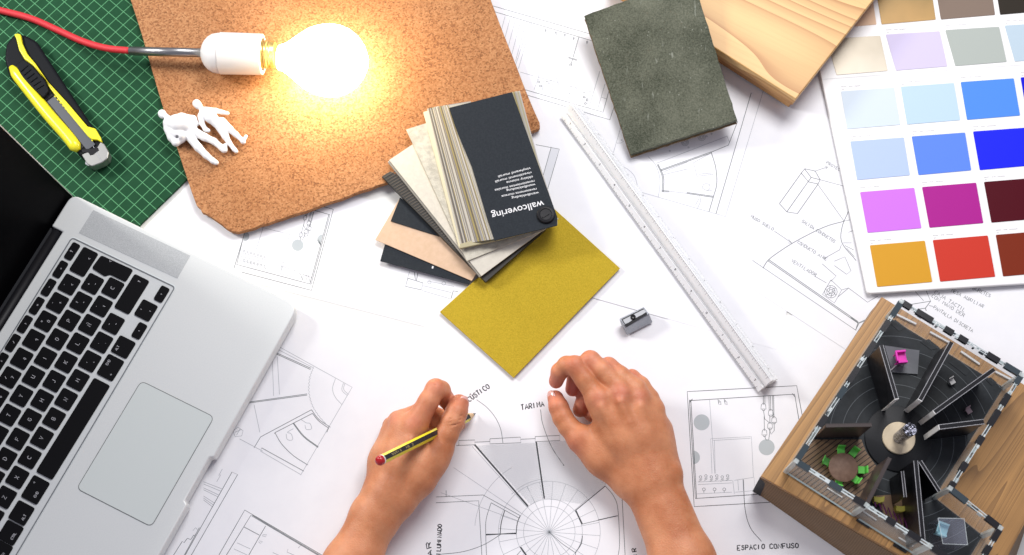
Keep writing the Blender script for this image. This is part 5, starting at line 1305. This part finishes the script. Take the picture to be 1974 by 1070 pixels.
flush = [(J(1072, 738, 34), 14, .55), (J(1070, 762, 24), 14, .5), (J(1108, 700, 55), 10, .3), (J(1138, 692, 54), 10, .35), (J(1173, 704, 50), 10, .35), (J(1218, 724, 42), 9, .4), (J(1197, 757, 58), 8, .45), (J(1153, 768, 56), 8, .3), (J(1233, 765, 54), 7, .35), (J(1104, 750, 24), 11, .8), (J(1130, 780, 20), 10, .6), (J(1100, 865, 30), 12, .3)]
g = [(11, 1, arm), (2.2, 6, thumb), (2.0, 3.0, f_i), (2.0, 2.2, f_m), (2.0, 2.2, f_r), (2.0, 2.6, f_p)] + bumps + tend
hand_r = skin_mesh('arm', g, .8, skn, per, dents=dents, smooth_n=1, flush=flush, floor=2.4)
hand_r['label'] = 'resting forearm with loosely curled fingers'
def nail_on(name, c, along, nrm_, wd, ln, par):
    """a curved nail plate"""
    along = Vector(along).normalized(); nrm_ = Vector(nrm_); nrm_ = (nrm_ - along * nrm_.dot(along)).normalized(); sd_ = along.cross(nrm_)
    V, F = [], []; n = 8
    for i in range(n + 1):
        for j in range(n + 1):
            u, v = i / n * 2 - 1, j / n * 2 - 1
            w_ = wd * (1 - .12 * u * u) * (math.sqrt(max(0, 1 - max(0, abs(u) - .55) ** 2 / .30)))
            V.append(Vector(c) + along * u * ln / 2 * MM + sd_ * v * w_ / 2 * MM - nrm_ * (v * v * wd * .16 + max(0, u) * .25 + max(0, -u) * .3) * MM)
    for i in range(n):
        for j in range(n): a = i * (n + 1) + j; F.append([a, a + 1, a + n + 2, a + n + 1])
    o = mesh(name, V, F, nail, par, smooth=True); s = o.modifiers.new('solid', 'SOLIDIFY'); s.thickness = .0005; s.offset = 0
    return o
def Vn(x, y, z_): return P(x, y, z_)
tA, tB = Vn(1079, 790, 24), Vn(1071, 768, 22)
nail_on('thumb_nail', Vn(1061, 766, 26.6), tB - tA, (-.75, .1, .6), 9.5, 11, hand_r)
# --- writing hand (photo left)
arm2 = (ch_([(610, 1200, 30, 19), (664, 1085, 28, 16.5), (716, 990, 28, 15.5), (738, 958, 28, 15)]) + ch_([(640, 1200, 32, 19), (693, 1078, 28, 16.5), (734, 996, 30, 14.8), (752, 968, 30, 15)])
      + ch_([(742, 955, 26, 15), (752, 890, 26, 13), (766, 822, 25, 10.2)]) + ch_([(748, 950, 30, 15), (766, 880, 33, 13), (780, 822, 37, 11)])
      + ch_([(758, 950, 33, 15), (780, 890, 38, 12.5), (800, 826, 41, 10.6)]) + ch_([(740, 940, 22, 14), (745, 890, 20, 12.5), (757, 838, 18, 10)])
      + ch_([(768, 962, 30, 14.5), (806, 920, 32, 14), (834, 884, 33, 12.2), (846, 864, 33, 10.8)]))
f2_i = slim([(795, 838, 42, 10.8), (804, 812, 45, 10.6), (826, 774, 49, 9.0), (840, 750, 49, 9.0), (850, 752, 43, 8.2), (860, 770, 30, 7.4), (874, 792, 18, 6.4), (884, 806, 13, 5.8)])
f2_m = slim([(775, 826, 36, 10.6), (778, 810, 34, 9.6), (810, 794, 22, 8.2), (836, 800, 13, 7.6), (868, 808, 12, 7), (884, 818, 10, 6.2)])
f2_r = slim([(765, 830, 24, 10), (768, 812, 20, 9.2), (800, 800, 13, 8.4), (832, 812, 10.5, 7.6), (858, 830, 10, 6.8)])
f2_p = slim([(757, 838, 17, 9.4), (756, 822, 13, 8.6), (785, 822, 11, 8), (820, 840, 10, 7), (845, 850, 9.5, 6.2)])
thumb2 = ch_([(820, 900, 33, 12.5), (848, 862, 36, 10.9), (861, 838, 39, 9.6), (873, 812, 41, 9.6), (880, 794, 41, 9.2), (885, 779, 39, 8.3)])
bumps2 = [(5, 5, [kn_(796, 822, 47, 7), kn_(768, 812, 36, 6)])]
tend2 = [(2.5, 7, ch_([(790, 850, 52.2, 1.6), (775, 900, 49.5, 1.5), (762, 940, 46, 1.2)]))]
dents = []
fold((864, 822, 50.2), (888, 816, 48)); fold((866, 815, 50.2), (890, 808, 48)); fold((868, 808, 50.2), (891, 801, 48)); fold((838, 742, 57.2), (850, 760, 53)); fold((832, 850, 34), (842, 838, 30), 1.4)
flush2 = [(J(840, 745, 56), 10, .3), (J(798, 815, 54), 9, .3), (J(766, 808, 40), 9, .4), (J(826, 790, 45), 14, .35), (J(884, 780, 38), 13, .45), (J(878, 812, 42), 7, .3)]
g = [(10, 1, arm2), (2.2, 5, thumb2), (2.2, 3.5, f2_i), (2.0, 2.5, f2_m), (2.0, 2.5, f2_r), (2.0, 2.5, f2_p)] + bumps2 + tend2
hand_l = skin_mesh('arm', g, .8, skn, per, dents=dents, smooth_n=1, flush=flush2, floor=2.0)
hand_l['label'] = 'forearm with the hand gripping a pencil'
tA, tB = Vn(880, 794, 41), Vn(885, 779, 39)
nail_on('thumb_nail', Vn(896.5, 778, 44.6), tB - tA, (.72, .1, .62), 10.5, 13, hand_l)

# ================================================================ PENCIL
pe, pt = P(730, 889, 96), P(917, 797, 2.2)
pen = empty('pencil', Vector((pt.x, pt.y, .002)), 'yellow and black striped pencil with red end, held in the writing hand', 'pencil')
pd = (pt - pe).normalized(); pu = pd.cross(Vector((0, 0, 1))).normalized(); pv_ = pd.cross(pu)
Lp = (pt - pe).length
yp = mat('yellow_lacquer', (.85, .74, .03), .25, spec=.6); kp = mat('black_lacquer', (.01, .01, .012), .25, spec=.6); rp = mat('red_lacquer', (.42, .008, .012), .2, spec=.6)
R6 = 3.9; ph0 = math.radians(14)
def hexring(d, r): return [pe + pd * d + (pu * math.cos(ph0 + math.pi / 3 * j) + pv_ * math.sin(ph0 + math.pi / 3 * j)) * r * MM for j in range(6)]
a, b_ = hexring(.0035, R6), hexring(Lp - .012, R6); V = a + b_
F = [[j, (j + 1) % 6, 6 + (j + 1) % 6, 6 + j] for j in range(6)] + [list(range(6))[::-1], list(range(6, 12))]
o = mesh('pencil_shaft', V, F, yp, pen, bevel=.25); o.data.materials.append(kp)
for j, pl in enumerate(o.data.polygons):
    if j < 6 and j % 2 == 0: pl.material_index = 1
lathe('white_ring', pe + pd * .0032, pd, [(0, 3.95), (.0, 4.05), (1.1, 4.05), (1.3, 3.9)], mat('white_band', (.75, .75, .72), .4), pen, 24)
lathe('red_end', pe, pd, [(-1.6, .2), (-1.4, 2.0), (-.6, 3.3), (.8, 4.0), (3.2, 4.05)], rp, pen, 24)
lathe('sharpened_wood', pe + pd * (Lp - .0125), pd, [(0, 3.75), (.6, 3.7), (8, 1.5)], noise_mat('cedar', (.60, .40, .22), (.68, .48, .28), 400, .6, .1), pen, 24)
lathe('lead_tip', pe + pd * (Lp - .0046), pd, [(0, 1.5), (4.4, .25)], mat('graphite', (.03, .03, .032), .35, .4), pen, 16)
# small gold lettering on an upper black facet
best = max(range(0, 6, 2), key=lambda j: ((a[j] + a[(j + 1) % 6]) / 2 - pe).dot((CAM - pe)))
fc = ((a[best] + a[(best + 1) % 6]) / 2); fn = (fc - (pe + pd * .0035)).normalized(); fs = fn.cross(pd)
if fs.dot(Vector((0, 1, 0))) < 0: fs = -fs
V, F = [], []
for i, c in enumerate('NORIS  HB 2'):
    for st in GL.get(c, []):
        for (x0, y0), (x1, y1) in zip(st, st[1:]):
            A_, B_2 = [fc + pd * (.010 + i * .0026 + x * .0004) + fs * (y - 3) * .00030 + fn * .00006 for x, y in ((x0, y0), (x1, y1))]
            nn = (B_2 - A_).normalized().cross(fn) * .00016; n = len(V); V += [A_ - nn, B_2 - nn, B_2 + nn, A_ + nn]; F.append([n, n + 1, n + 2, n + 3])
mesh('pencil_lettering', V, F, mat('gold_print', (.55, .45, .2), .4, .5), o)
